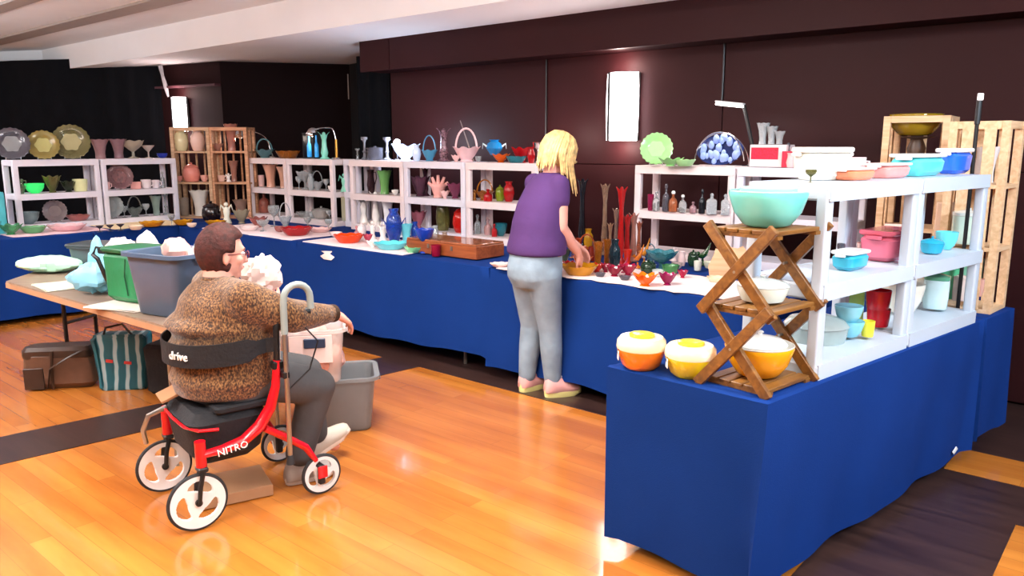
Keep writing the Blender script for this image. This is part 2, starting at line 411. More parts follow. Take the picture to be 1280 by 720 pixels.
# ---------------------------------------------------------------- tables under cloths
def folding_table(c, L, W, rz, label, m=M_TTOP, H=0.735, group='folding banquet tables', inset=0.25, thick=0.035, legm=M_LEGGREY):
    t = thing('folding_table', label, 'table', (c[0], c[1], 0), rz, group)
    MB().rbox((0, 0, H - thick / 2), (L, W, thick), 0.03).build('tabletop', m, t)
    MB().rbox((0, 0, H - thick * .55), (L + 0.006, W + 0.006, thick * .45), 0.03).build('edge_band', mat('edge_band', h('9c7a60'), 0.4), t)
    for sx in (-1, 1):
        for sy in (-1, 1):
            MB().tube([(sx * (L / 2 - inset), sy * (W / 2 - .08), 0.0), (sx * (L / 2 - inset), sy * (W / 2 - .08), H - thick)], 0.013, 8).build('leg', legm, t)
        MB().tube([(sx * (L / 2 - inset), -(W / 2 - .08), 0.36), (sx * (L / 2 - inset), W / 2 - .08, 0.36)], 0.011, 8).build('crossbar', legm, t)
    return t
def cloth(corners, z, label, hem=0.08, waves=9, amp=0.014, flare=0.03, m=M_BLUEC, hems=None, seed=1):
    rnd = random.Random(seed)
    P = [Vector(c[:2]) for c in corners]; cen = sum(P, Vector((0, 0))) / 4
    per = []
    for i in range(4):
        a, c = P[i], P[(i + 1) % 4]; L = (c - a).length; n = max(6, int(L / 0.045)); dd = (c - a).normalized(); o = Vector((dd.y, -dd.x))
        if o.dot(a - cen) < 0: o = -o
        hm0, hm1 = (hems[i] if hems else (hem, hem))
        for k in range(n):
            f = k / n; oo = o
            per.append((a + (c - a) * f, oo, f, i, L, hm0 + (hm1 - hm0) * f))
    N_ = len(per); vs = []; lv = 8; ph = rnd.uniform(0, 6)
    # rounded top edge then the fall
    for l in range(lv + 2):
        for j, (p, o, f, i, L, hm) in enumerate(per):
            if l == 0: q = p - o * 0.012; zz = z + 0.004
            elif l == 1: q = p + o * 0.002; zz = z
            else:
                g = (l - 1) / lv
                u = f * L
                edge = min(1.0, min(f, 1 - f) * L / 0.10)
                w = math.sin(u * waves + ph + i) * 0.6 + math.sin(u * waves * 2.3 + 1.7 * ph + g * 1.2) * 0.4
                q = p + o * (0.004 + flare * g + amp * w * g ** 0.8 * (0.35 + 0.65 * edge))
                if min(f, 1 - f) * L < 0.02: q = q + (q - cen).normalized() * 0.02 * g
                hz = hm + 0.012 * math.sin(u * 3.1 + ph) + 0.006 * math.sin(u * 11)
                zz = z + (hz - z) * g
            vs.append((q.x, q.y, zz))
    fs = []
    for l in range(lv + 1):
        for j in range(N_): fs.append((l * N_ + j, l * N_ + (j + 1) % N_, (l + 1) * N_ + (j + 1) % N_, (l + 1) * N_ + j))
    fs.append(tuple(range(N_)))
    o = MB().add(vs, fs).build('tablecloth', m, ang=60)
    return tag(o, label, 'tablecloth', 'blue tablecloths')
TZ = 0.745
# back run, two rows deep, along the wall
front_c = [(-7.62, -5.62, 'blue floor-length cloth on the corner end of the back table run'),
           (-5.60, -3.44, 'blue cloth on the back table left of the standing woman'),
           (-3.42, -1.50, 'blue cloth on the back table right of the standing woman')]
for i, (a, c, lab) in enumerate(front_c):
    hm = (0.10, 0.10) if i == 1 else (0.085, 0.085)
    cloth([st(a, 3.80), st(c, 3.80), st(c, 4.47), st(a, 4.47)], TZ, lab, hems=[(hm[0], hm[1] + (0.04 if i == 1 else 0)), (.09, .09), (.2, .2), (.09, .09)] if i < 3 else [(0.12, .12)] * 4, waves=7, seed=i, amp=0.012)
    folding_table(st((a + c) / 2, 4.135), (c - a) - 0.06, 0.60, ANG, ['folding table under the corner end of the blue back run', 'folding table under the blue cloth left of the standing woman', 'folding table under the blue cloth behind the standing woman', 'small folding table under the blue cloth at the right end of the run'][i], inset=0.3 if i < 3 else 0.1)
back_c = [(-7.62, -5.0, 'blue cloth under the white racks near the corner'), (-4.98, -2.9, 'blue cloth under the racks behind the standing woman'), (-2.88, -1.42, 'blue cloth under the white racks below the sconce')]
for i, (a, c, lab) in enumerate(back_c):
    cloth([st(a, 4.49), st(c, 4.49), st(c, 5.16), st(a, 5.16)], TZ, lab, hem=0.1, seed=10 + i, amp=.004, flare=.004)
# left run
for i, (a, c, lab) in enumerate([(1.2, 2.98, 'blue cloth on the left table run nearest the left picture edge'), (3.0, 4.95, 'blue cloth on the left table run below the crate racks')]):
    cloth([st(-7.65, a), st(-7.65, c), st(-8.75, c), st(-8.75, a)], TZ, lab, hem=0.05, seed=20 + i, waves=6)
    folding_table(st(-8.2, (a + c) / 2), c - a - .06, 1.0, ANG + PI / 2, ['folding table under the leftmost blue cloth', 'folding table under the blue cloth by the crate racks'][i], inset=0.25)
# near table
NC, NL = Vector((0.81, 2.37)), Vector((0.355, 2.80))
DN = Vector((math.cos(R(40.7)), math.sin(R(40.7)))); BN = Vector((-DN.y, DN.x))
cloth([NL, NC, NC + DN * 1.86, NL + DN * 1.86], 0.74, 'blue cloth on the near table with mixing bowls, bottom right', hems=[(.05, .03), (.03, .09), (.1, .1), (.1, .05)], waves=7, amp=0.016, flare=-0.038, seed=31)
folding_table(NC + DN * 0.93 + BN * 0.31, 1.7, 0.52, R(40.7), 'folding table with splayed feet under the near blue cloth', H=0.73, inset=0.12)
o = MB().rbox((0, 0, 0), (0.028, 0.004, 0.035), 0.004).build('price_tag', O('f4f4f8', 0.5), loc=(2.098, 3.502, 0.125), rot=(0.2, R(40), R(40)))
tag(o, 'small white tag clipped to the hem of the near blue cloth', 'tag')
e0 = NC + DN * 1.885 + BN * 0.0
cloth([e0 + BN * .60, e0, e0 + DN * 0.38, e0 + DN * 0.38 + BN * .60], 0.74, 'blue cloth on the short table end right of the near white racks', hem=0.13, flare=0.0, amp=.01, seed=41)
folding_table(e0 + DN * 0.19 + BN * 0.30, 0.30, 0.5, R(40.7), 'small folding table under the cloth at the right end of the run', H=0.73, inset=0.03)
cloth([st(-1.40, 4.70), st(-0.80, 4.70), st(-0.80, 5.16), st(-1.40, 5.16)], TZ, 'blue cloth under the crate rack in the right corner', hem=0.1, flare=0, amp=.004, seed=42)
# white runners laid over the front of the tops
def runner(pts_st, z, label, m=M_WHCL, seed=0, th=0.006, name='table_runner', drop=0.0, cat='cloth'):
    rnd = random.Random(seed); (s0, t0), (s1, t1) = pts_st; n = max(6, int(max(abs(s1 - s0), abs(t1 - t0)) / 0.07)); long_s = abs(s1 - s0) > abs(t1 - t0)
    vs = []; fs = []
    K = 6
    for i in range(n + 1):
        f = i / n
        j0 = rnd.uniform(-.025, .025); j1 = rnd.uniform(-.02, .02)
        for k in range(K + 1):
            g = k / K
            zz = z + th + rnd.uniform(0, .004)
            if long_s:
                s = s0 + (s1 - s0) * f; t = t0 + (t1 - t0) * g + (j0 if k == 0 else j1 if k == K else 0)
                if k == 0 and drop: zz = z - drop * (0.6 + 0.4 * math.sin(i * .9)); t = t0 - 0.016
                if k == 1 and drop: t = t0 + 0.0; zz = z + th
            else:
                t = t0 + (t1 - t0) * f; s = s0 + (s1 - s0) * g + (j0 if k == 0 else j1 if k == K else 0)
            p = st(s, t, zz); vs.append(p)
    m_ = len(vs); vs += [Vector(v) - Vector((0, 0, th * .8)) for v in vs]
    W_ = K + 1
    for i in range(n):
        for k in range(K):
            a = i * W_ + k; fs += [(a, a + W_, a + W_ + 1, a + 1), (m_ + a, m_ + a + 1, m_ + a + W_ + 1, m_ + a + W_)]
    for i in range(n): fs += [(i * W_, m_ + i * W_, m_ + (i + 1) * W_, (i + 1) * W_), (i * W_ + K, (i + 1) * W_ + K, m_ + (i + 1) * W_ + K, m_ + i * W_ + K)]
    fs += [tuple(range(W_)) + tuple(m_ + k for k in range(K, -1, -1))]
    e = n * W_; fs += [tuple(e + k for k in range(K, -1, -1)) + tuple(m_ + e + k for k in range(W_))]
    o = MB().add(vs, fs).build(name, m, ang=60); return tag(o, label, cat)
ZT = TZ + 0.004
runner([(-3.35, 3.795), (-1.55, 4.35)], ZT, 'white cloth spread under the coloured glass right of the standing woman', seed=1, drop=0.0)
runner([(-5.55, 3.82), (-4.3, 4.4)], ZT, 'white cloth under the blue and white glass on the back table', seed=2, drop=0.03)
runner([(-7.2, 3.82), (-5.7, 4.4)], ZT, 'pinkish white cloth under the red dish on the corner table', seed=3, drop=0.012)
runner([(-7.70, 2.35), (-8.3, 3.15)], ZT, 'pale pink cloth on the left table front', mat('pink_cloth', h('ebc6cc'), 0.8), seed=4)
runner([(-7.70, 3.2), (-8.3, 3.95)], ZT, 'cream cloth under the yellow dishes on the left table', mat('cream_cloth', h('f0dcb0'), 0.8), seed=5)
o = MB().loft([((0, 0, z_), .05 + .03 * math.sin(q * 2.1), .004, 0.2 * q) for q, z_ in enumerate([-.06, -.035, -.01, .01])], 14).build('paper_scrap', O('f6e6e2', .7), loc=st(-5.16, 3.775, 0.70), rot=RZ)
tag(o, 'crumpled white paper hanging over the blue table edge by the orange dish', 'paper')

# ---------------------------------------------------------------- white plastic display racks
def rack(p0, dirv, w, d, zb, mid, top, label, m, group, th=0.055, post=0.05):
    rz = math.atan2(dirv[1], dirv[0])
    t = thing('shelf_rack', label, 'shelf', (p0[0], p0[1], zb), rz, group)
    H = top - zb
    for x in (post / 2, w - post / 2):
        for y in (post / 2, d - post / 2):
            MB().rbox((x, y, H / 2 - 0.01), (post, post * .8, H - 0.02), 0.008).build('post', m, t)
    for zz in (th - 0.002, mid - zb, H):
        s = MB().rbox((w / 2, d / 2, zz - th / 2), (w - 0.004, d, th), 0.012); s.build('shelf_board', m, t)
        rim = MB()
        for y in (0.004, d - .004): rim.box((w / 2, y, zz - th / 2), (w - 0.02, 0.012, th * 1.05))
        rim.build('shelf_lip', m, t)
    return t
ZMID, ZTOP, ZBOT = 1.09, 1.405, 0.80
def line_s(px, t, z): return on_line(px, z, st(0, t), (UX, UY))
DU = (UX, UY)
grp = 'white plastic racks along the back wall'
for (s0, w, t0, m_, lab) in [(-7.83, .72, 4.72, M_SHELFW, 'white rack right of the crate racks, holding peach vases'),
        (-7.10, .78, 4.72, M_SHELFW, 'white rack with blue bottles and a gooseneck lamp on top'),
        (-6.305, .235, 4.84, M_SHELF, 'narrow white rack set back, holding a mint figure'),
        (-6.06, .76, 4.72, M_SHELFW, 'white rack with the glowing blue-white bowl on its top right corner'),
        (-5.29, .75, 4.72, M_SHELF, 'white rack with the pink basket on its top right corner'),
        (-4.53, .75, 4.72, M_SHELFW, 'white rack partly hidden behind the standing woman'),
        (-2.99, .76, 4.86, M_SHELFW, 'white rack with the round green plate on top'),
        (-2.22, .74, 4.86, M_SHELF, 'white rack behind the turquoise bowl, with the red and white box on top')]:
    rack(st(s0, t0), DU, w, 0.30, TZ + .004, ZMID, ZTOP, lab, m_, grp)
for (t0, lab, m_) in [(2.57, 'leftmost white rack, green glass plates on top', M_SHELF), (3.36, 'white rack left of the crate racks, pink glass on top', M_SHELF)]:
    rack(st(-8.25, t0 + .0), (NX, NY), .775, 0.30, TZ + .004, 1.09, 1.405, lab, m_, 'white plastic racks on the left table')
rack(st(-8.05, 1.66), (NX, NY), .76, 0.30, TZ + .004, 0.93, 1.13, 'low teal plastic rack cut by the left picture edge', O('4fb9c4', .4), 'teal rack')
RN = Vector((1.05, 2.60)); DR = Vector((math.cos(R(40.2)), math.sin(R(40.2))))
BR = Vector((-DR.y, DR.x))
for k, lab in enumerate(['near white rack section beside the crossed wooden stand', 'near white rack section with the green canisters']):
    p = RN + DR * (0.715 * k)
    rack(p, DR, .713, 0.31, .746, 1.078, 1.418, lab, mat('cool_white_plastic', h('b9c4d0'), 0.4, var=0.02), 'near white plastic racks', th=0.054, post=0.05)

# slatted wooden crate racks in the far corner
def crate(loc, rz, w, d, zs, label, m=M_CRATE, back_slats=4, side_slats=1, name='crate_rack', group='slatted wooden crate racks', sides='board'):
    t = thing(name, label, 'rack', loc, rz, group)
    H = zs[-1]; p = 0.035
    for x in (p / 2, w - p / 2):
        for y in (p / 2, d - p / 2): MB().box((x, y, H / 2), (p, p, H)).build('post', m, t)
    for z in zs[:-1]: MB().box((w / 2, d / 2, z + .01), (w - .002, d - .002, 0.02)).build('shelf_board', m, t)
    z = H
    for y in (p / 2, d - p / 2): MB().box((w / 2, y, H - .0175), (w - 2 * p, p * .8, p)).build('rail', m, t)
    for x in (p / 2, w - p / 2): MB().box((x, d / 2, H - .0175), (p * .8, d - 2 * p, p)).build('rail', m, t)
    for k in range(back_slats):
        x = p + (w - 2 * p) * (k + 0.5) / back_slats
        MB().box((x, d - .012, H / 2), (0.018, 0.012, H - .01)).build('slat', m, t)
    for x in (0.006, w - 0.006):
        for k in range(side_slats):
            y = p + (d - 2 * p) * (k + .5) / side_slats
            MB().box((x, y, H / 2), (0.010, 0.05, H - .02)).build('slat', m, t)
    return t
CZ = TZ + .004
zc = [0.0, 0.375, 0.71, 0.985]
cl, cr = at(213, 8.62), at(261, 8.60)
crate((cl.x, cl.y, CZ), R(-4), 0.435, 0.24, zc, 'slatted crate rack with cream vases, left one of the pair in the corner', m=wood_mat('crate_wood_pale', 'a5825f', 'cfa987', .6))
crate((cr.x, cr.y, CZ), R(-4), 0.425, 0.24, zc, 'reddish slatted crate rack, right one of the pair in the corner')
# ---------------------------------------------------------------- glass and china: every piece a thing of its own
EYE = {}
def place(o, p, rz=0.0):
    o.location = p; o.rotation_euler[2] = rz; return o
def vessel(kind, w, hh, m, m2=None, seed=0, rz=0.0, flat=1.0):
    """builds one piece, base centre at the origin, width w and height hh; returns the object"""
    r = w / 2; m2 = m2 or m; T = max(0.003, w * 0.035)
    def hollow(pr, t=T):
        # profile outside going up, then the inside coming down
        ins = [(max(a - t, 0.0008), b if i == len(pr) - 1 else b + t * .3) for i, (a, b) in enumerate(pr)][::-1]
        ins = [q for q in ins if q[1] >= pr[0][1] + t]
        return pr + ins + [(0.0006, pr[0][1] + t * 1.2)]
    if kind == 'bowl':
        return MB().lathe([(.001, 0)] + hollow([(r * .42, 0), (r * .46, hh * .05), (r * .72, hh * .22), (r * .92, hh * .55), (r * .985, hh * .9), (r, hh * .97), (r, hh)]), 28).build('bowl', m)
    if kind == 'mixbowl':
        o = MB().lathe([(.001, 0)] + hollow([(r * .5, 0), (r * .62, hh * .07), (r * .85, hh * .4), (r * .97, hh * .8), (r * 1.0, hh * .93), (r * .985, hh)], T * .6), 36).build('bowl', m)
        MB().lathe([(r * .95, hh * .985), (r * .99, hh * .975), (r * 1.0, hh * 1.0), (r * .97, hh * 1.015), (r * .93, hh)], 36).build('rim', m2, o)
        return o
    if kind == 'covered':
        o = MB().lathe([(.001, 0)] + hollow([(r * .6, 0), (r * .8, hh * .08), (r * .95, hh * .4), (r, hh * .6)]), 28).build('dish', m)
        MB().lathe([(r * .99, hh * .6), (r * 1.02, hh * .63), (r * .85, hh * .76), (r * .3, hh * .86), (r * .09, hh * .88), (r * .08, hh * .92), (r * .14, hh * .96), (r * .09, hh), (.001, hh)], 28).build('lid', m2, o)
        return o
    if kind == 'ruffle':
        return MB().lathe([(.001, 0)] + hollow([(r * .45, 0), (r * .3, hh * .12), (r * .55, hh * .35), (r * .8, hh * .65), (r * .93, hh * .92), (r, hh)]), 40, ruff=0.13, k=7).build('ruffled_bowl', m)
    if kind == 'vase':
        return MB().lathe([(.001, 0)] + hollow([(r * .6, 0), (r * .75, hh * .08), (r, hh * .42), (r * .9, hh * .68), (r * .55, hh * .84), (r * .62, hh * .95), (r * .75, hh)]), 24).build('vase', m)
    if kind == 'flare':
        return MB().lathe([(.001, 0)] + hollow([(r * .6, 0), (r * .55, hh * .05), (r * .52, hh * .3), (r * .66, hh * .65), (r * .92, hh * .95), (r, hh)]), 32, ruff=0.05, k=8).build('vase', m)
    if kind == 'swung':
        return MB().lathe([(.001, 0)] + hollow([(r * 1.0, 0), (r * .8, hh * .03), (r * .45, hh * .10), (r * .62, hh * .25), (r * .42, hh * .5), (r * .36, hh * .75), (r * .5, hh * .93), (r * .72, hh)]), 24, ruff=0.35, k=4, rstart=.75).build('vase', m)
    if kind == 'tumbler':
        return MB().lathe([(.001, 0)] + hollow([(r * .82, 0), (r * .86, hh * .04), (r * .95, hh * .5), (r, hh)]), 18).build('tumbler', m)
    if kind == 'canister':
        o = MB().lathe([(.001, 0), (r * .9, 0), (r * .95, hh * .03), (r, hh * .3), (r, hh * .78), (.001, hh * .78)], 28, sq=0.5).build('canister', m)
        MB().lathe([(r * .98, hh * .78), (r * 1.03, hh * .8), (r * 1.03, hh * .88), (r * .5, hh * .93), (r * .2, hh * .94), (r * .2, hh), (.001, hh)], 28, sq=0.5).build('lid', m2, o)
        return o
    if kind == 'goblet':
        return MB().lathe([(.001, 0), (r * .75, 0), (r * .72, hh * .02), (r * .12, hh * .06), (r * .1, hh * .42), (r * .3, hh * .5)] + hollow([(r * .3, hh * .5), (r * .85, hh * .68), (r, hh * .85), (r * .93, hh)]), 22).build('goblet', m)
    if kind == 'martini':
        return MB().lathe([(.001, 0), (r * .7, 0), (r * .65, hh * .03), (r * .1, hh * .1), (r * .1, hh * .5)] + hollow([(r * .12, hh * .5), (r * .6, hh * .75), (r, hh)]), 22).build('glass', m)
    if kind == 'candle':
        return MB().lathe([(.001, 0), (r, 0), (r, hh * .04), (r * .4, hh * .12), (r * .3, hh * .3), (r * .55, hh * .36), (r * .3, hh * .42), (r * .25, hh * .75), (r * .5, hh * .85), (r * .85, hh * .9), (r * .85, hh), (.001, hh)], 18).build('candlestick', m)
    if kind == 'bottle':
        o = MB().lathe([(.001, 0), (r * .95, 0), (r, hh * .04), (r, hh * .45), (r * .8, hh * .58), (r * .3, hh * .68), (r * .28, hh * .84), (.001, hh * .84)], 18).build('bottle', m)
        MB().lathe([(r * .26, hh * .83), (r * .42, hh * .86), (r * .45, hh * .93), (r * .25, hh), (.001, hh)], 14).build('stopper', m2, o)
        return o
    if kind == 'sqbottle':
        o = MB().lathe([(.001, 0), (r * .95, 0), (r, hh * .04), (r, hh * .62), (r * .75, hh * .70), (r * .3, hh * .74), (r * .28, hh * .84), (.001, hh * .84)], 24, sq=.85).build('decanter', m)
        MB().ball((0, 0, hh * .91), hh * .09, 10).build('stopper', m2, o)
        return o
    if kind == 'pitcher':
        o = MB().lathe([(.001, 0)] + hollow([(r * .6, 0), (r * .62, hh * .05), (r * .8, hh * .35), (r * .6, hh * .7), (r * .6, hh * .88), (r * .72, hh)]), 22).build('pitcher', m)
        MB().tube([(r * .62, 0, hh * .88), (r * 1.0, 0, hh * .9), (r * 1.1, 0, hh * .65), (r * .75, 0, hh * .38)], r * .09, 7).build('handle', m2, o)
        return o
    if kind == 'cup':
        o = MB().lathe([(.001, 0)] + hollow([(r * .6, 0), (r * .72, hh * .1), (r * .85, hh * .5), (r * .87, hh)]), 20).build('cup', m)
        MB().tube([(r * .8, 0, hh * .8), (r * 1.15, 0, hh * .8), (r * 1.2, 0, hh * .45), (r * .78, 0, hh * .25)], r * .1, 7).build('handle', m2, o)
        return o
    if kind == 'basket':
        bh = hh * .42
        o = MB().lathe([(.001, 0)] + hollow([(r * .5, 0), (r * .4, bh * .15), (r * .65, bh * .45), (r * .9, bh * .9), (r, bh)]), 36, ruff=0.10, k=7).build('basket', m)
        MB().tube(arc((0, 0, bh * .85), r * .78, 0, PI, 14, 'xz', hh - bh * .85 - r * .07), max(.004, r * .075), 7).build('handle', m2, o)
        return o
    if kind == 'plate':     # a plate standing on edge, face along -y, leaning back on its easel
        t = thing('x', 'x', 'x'); del t['label']; del t['category']; t.name = 'display_plate'
        Mx = Matrix.Translation((0, 0, r * .97 + .004)) @ Matrix.Rotation(R(76), 4, 'X')
        MB().lathe([(.001, -.010), (r * .55, -.010), (r * .62, -.004), (r * .97, .012), (r, .016), (r * .95, .018), (r * .6, .004), (r * .52, -.003), (.001, -.004)], 80, ruff=0.03, k=20, M=Mx, vert=False, rstart=.7).build('plate', m, t)
        MB().lathe([(.001, -.002), (r * .5, -.002), (r * .5, .001), (.001, .002)], 48, ruff=0.08, k=6, vert=False, rstart=.3, M=Mx).build('plate_centre', m2, t)
        b = MB(); q = r * .4
        for sx in (-q, q): b.tube([(sx, -r * .36, .001 + .02), (sx, -r * .33, .004), (sx, 0, .004), (sx * .6, r * .38, r * .9)], .003, 5)
        b.build('easel', CLEAR, t)
        return t
    if kind == 'disc':      # flat open dish
        return MB().lathe([(.001, 0)] + hollow([(r * .6, 0), (r * .7, hh * .15), (r * .95, hh * .8), (r, hh)]), 30, ruff=.04, k=9).build('dish', m)
    if kind == 'rect':      # oblong baking dish
        o = MB(); o.rbox((0, 0, hh * .42), (w, w * flat, hh * .84), w * .09 + .01, taper=.88); o = o.build('baking_dish', m)
        MB().rbox((0, 0, hh * .92), (w * 1.04, w * flat * 1.06, hh * .16), w * .09 + .012).build('lid' if m2 is not m else 'rim', m2, o)
        if m2 is not m:
            for sx in (-1, 1): MB().rbox((sx * w * .53, 0, hh * .78), (w * .08, w * flat * .45, hh * .12), .006).build('handle', m2, o)
        return o
    if kind == 'block':
        return MB().rbox((0, 0, hh / 2), (w, w * flat, hh), .006).build('box', m)
    if kind == 'lidjar':
        o = MB().lathe([(.001, 0), (r * .7, 0), (r * .85, hh * .1), (r, hh * .35), (r * .92, hh * .6), (r * .8, hh * .7), (.001, hh * .7)], 26).build('jar', m)
        MB().lathe([(r * .82, hh * .7), (r * .88, hh * .73), (r * .5, hh * .86), (r * .12, hh * .9), (r * .2, hh * .96), (r * .08, hh), (.001, hh)], 26).build('lid', m2, o)
        return o
    if kind == 'hand':      # vase with finger-like lobes
        b = MB(); b.lathe([(.001, 0), (r * .5, 0), (r * .42, hh * .1), (r * .7, hh * .5), (r * .6, hh * .6), (.001, hh * .6)], 18)
        for k in range(5):
            a = R(20 + 35 * k); b.tube([(0, 0, hh * .35), (math.cos(a) * r * .6, 0, hh * (.45 + .2 * math.sin(a))), (math.cos(a) * r * .95, 0.0, hh * (.5 + .48 * math.sin(a)))], [r * .25, r * .17, r * .12], 8)
        return b.build('lobed_vase', m)
    if kind == 'compote':
        return MB().lathe([(.001, 0), (r * .55, 0), (r * .5, hh * .05), (r * .14, hh * .12), (r * .12, hh * .38), (r * .3, hh * .46)] + hollow([(r * .3, hh * .46), (r * .8, hh * .7), (r, hh)]), 32, ruff=.07, k=7, rstart=.6).build('compote', m)
    if kind == 'bird':      # long-tailed glass bird
        b = MB(); b.lathe([(.001, 0), (r * .4, 0), (r * .35, hh * .06), (r * .12, hh * .14), (r * .12, hh * .25), (.001, hh * .25)], 14)
        b.tube([(-r * .5, 0, hh * .35), (-r * .1, 0, hh * .38), (r * .2, 0, hh * .5), (r * .45, 0, hh * .72), (r * .7, 0, hh)], [r * .05, r * .32, r * .28, r * .14, r * .03], 12)
        b.ball((-r * .45, 0, hh * .5), r * .2, 10); b.tube([(-r * .6, 0, hh * .5), (-r * .95, 0, hh * .48)], [r * .07, r * .01], 6)
        return b.build('glass_bird', m)
    if kind == 'fish':      # vase shaped like a fish, mouth up
        o = MB().lathe([(.001, 0)] + hollow([(r * .35, 0), (r * .5, hh * .05), (r * .95, hh * .45), (r * .8, hh * .75), (r * .45, hh * .9), (r * .6, hh)]), 22).build('fish_vase', m)
        for sx in (-1, 1): MB().tube([(sx * r * .7, 0, hh * .5), (sx * r * 1.3, 0, hh * .75), (sx * r * 1.35, 0, hh * .4)], [r * .15, r * .1, r * .02], 6).build('fin', m2, o)
        return o
    if kind == 'figure':    # small standing figure with two wing-like lobes
        b = MB(); b.lathe([(.001, 0), (r * .7, 0), (r * .6, hh * .08), (r * .35, hh * .3), (r * .5, hh * .55), (r * .25, hh * .72), (.001, hh * .74)], 16)
        b.ball((0, 0, hh * .84), r * .32, 10)
        for sx in (-1, 1): b.tube([(sx * r * .2, 0, hh * .6), (sx * r * .7, 0, hh * .8), (sx * r * .9, 0, hh * .55)], [r * .22, r * .2, r * .05], 7)
        return b.build('figurine', m)
    if kind == 'rod':
        return MB().tube([(0, 0, 0), (0, 0, hh)], w / 2, 8).build('rod', m)
    raise ValueError(kind)
NAMEOF = {'bowl': 'bowl', 'mixbowl': 'mixing_bowl', 'covered': 'covered_dish', 'ruffle': 'ruffled_bowl', 'vase': 'vase', 'flare': 'flared_vase', 'swung': 'swung_vase', 'tumbler': 'tumbler',
          'canister': 'canister', 'goblet': 'goblet', 'martini': 'stemmed_glass', 'candle': 'candlestick', 'bottle': 'bottle', 'sqbottle': 'decanter', 'pitcher': 'pitcher', 'cup': 'cup',
          'basket': 'glass_basket', 'plate': 'display_plate', 'disc': 'dish', 'rect': 'baking_dish', 'block': 'box', 'lidjar': 'lidded_jar', 'hand': 'lobed_vase', 'compote': 'compote',
          'bird': 'glass_bird', 'fish': 'fish_vase', 'figure': 'figurine', 'rod': 'glass_rod'}
CATOF = {'mixing_bowl': 'bowl', 'covered_dish': 'dish', 'ruffled_bowl': 'bowl', 'flared_vase': 'vase', 'swung_vase': 'vase', 'stemmed_glass': 'glass', 'tumbler': 'glass', 'goblet': 'glass', 'glass_basket': 'basket',
         'display_plate': 'plate', 'baking_dish': 'dish', 'lidded_jar': 'jar', 'lobed_vase': 'vase', 'compote': 'bowl', 'glass_bird': 'ornament', 'fish_vase': 'vase', 'figurine': 'ornament', 'glass_rod': 'ornament'}
def item(kind, p, wpx, hpx, m, label, m2=None, rz=None, name=None, cat=None, flat=1.0, group=None, dz=0.0):
    D = depth(p); w = wpx * D / FPX; hh = hpx * D / FPX
    o = vessel(kind, w, hh, m, m2, flat=flat)
    nm = name or NAMEOF[kind]; o.name = nm
    tag(o, label, cat or CATOF.get(NAMEOF[kind], NAMEOF[kind]), group)
    face = math.atan2(p[0], p[1])
    o.location = (p[0], p[1], p[2] + dz); o.rotation_euler[2] = -face if rz is None else rz
    return o
def shelf_row(p0, dirv, z, rows, group=None, off=0.0):
    """rows: (kind, px, w px, h px, material, label, extras...) standing on a shelf line"""
    for r in rows:
        ex = r[6] if len(r) > 6 else {}
        ex = dict(ex); o_ = ex.pop('off', 0.0)
        d = Vector(dirv); n = Vector((-d.y, d.x, 0))
        q = Vector(p0) + n * o_
        item(r[0], on_line(r[1], z, q, d), r[2], r[3], r[4], r[5], **ex)
def z_rows(z, rows):
    """rows: (kind, px, py of the base, w, h, material, label, extras)"""
    for r in rows:
        ex = r[7] if len(r) > 7 else {}
        item(r[0], on_z(r[1], r[2], z), r[3], r[4], r[5], r[6], **ex)

# colours of the glass
cl_, cr_ = CLEAR, CRYST
AMB = G('c07828'); AMBY = G('b8a860'); PINK = G('dca0a4'); PINKL = O('eac0bc'); GRN = G('4c9a58'); OLV = G('7d7a44'); TEAL = G('2f8f9e'); BLU = G('2a58c8'); CYAN = G('6fc6e8')
REDG = G('b8141c', .4); RUBY = G('981238', .35); ORG = G('ef6a12', .4); MINT = O('86d8c0'); WHT = O('f3f0ec'); CREAM = O('e8dcc0'); PURP = G('6e4058'); SMOK = G('6d6c78'); YEL = G('e6a818', .45); DKG = G('2c5038'); LIME = O('a8e07c')
DARK = mat('dark_glass', h('141a22'), .08, 0, .2)
BLKG = O('1c1214')

# left table, top shelf
L0 = st(-8.36, 0); LD = (NX, NY)
shelf_row(L0, LD, 1.407, [
    ('plate', 17, 40, 30, SMOK, 'large clear fluted plate cut by the left picture edge', dict(m2=cl_, off=0)),
    ('plate', 56, 36, 36, AMBY, 'smoky green plate with a pale yellow centre, second plate from the left', dict(m2=O('a8a468'))),
    ('plate', 91, 43, 42, G('8e8858'), 'biggest round amber glass plate with a flower centre, top left', dict(m2=O('9c9870'))),
    ('flare', 126, 22, 24, G('c09aa0'), 'pale pink flared vase just right of the big amber plate'),
    ('flare', 149, 20, 24, G('b8929c'), 'pale pink flared vase beside the clear footed bowl'),
    ('compote', 167, 26, 22, G('cfc6b4'), 'clear footed bowl left of the stemmed glass on the top left rack'),
    ('martini', 186, 16, 16, G('e8dcd4', .5), 'small white stemmed glass near the right end of the left racks'),
    ('bowl', 203, 13, 6, G('2438a8', .3), 'tiny cobalt blue dish next to the crate racks')])
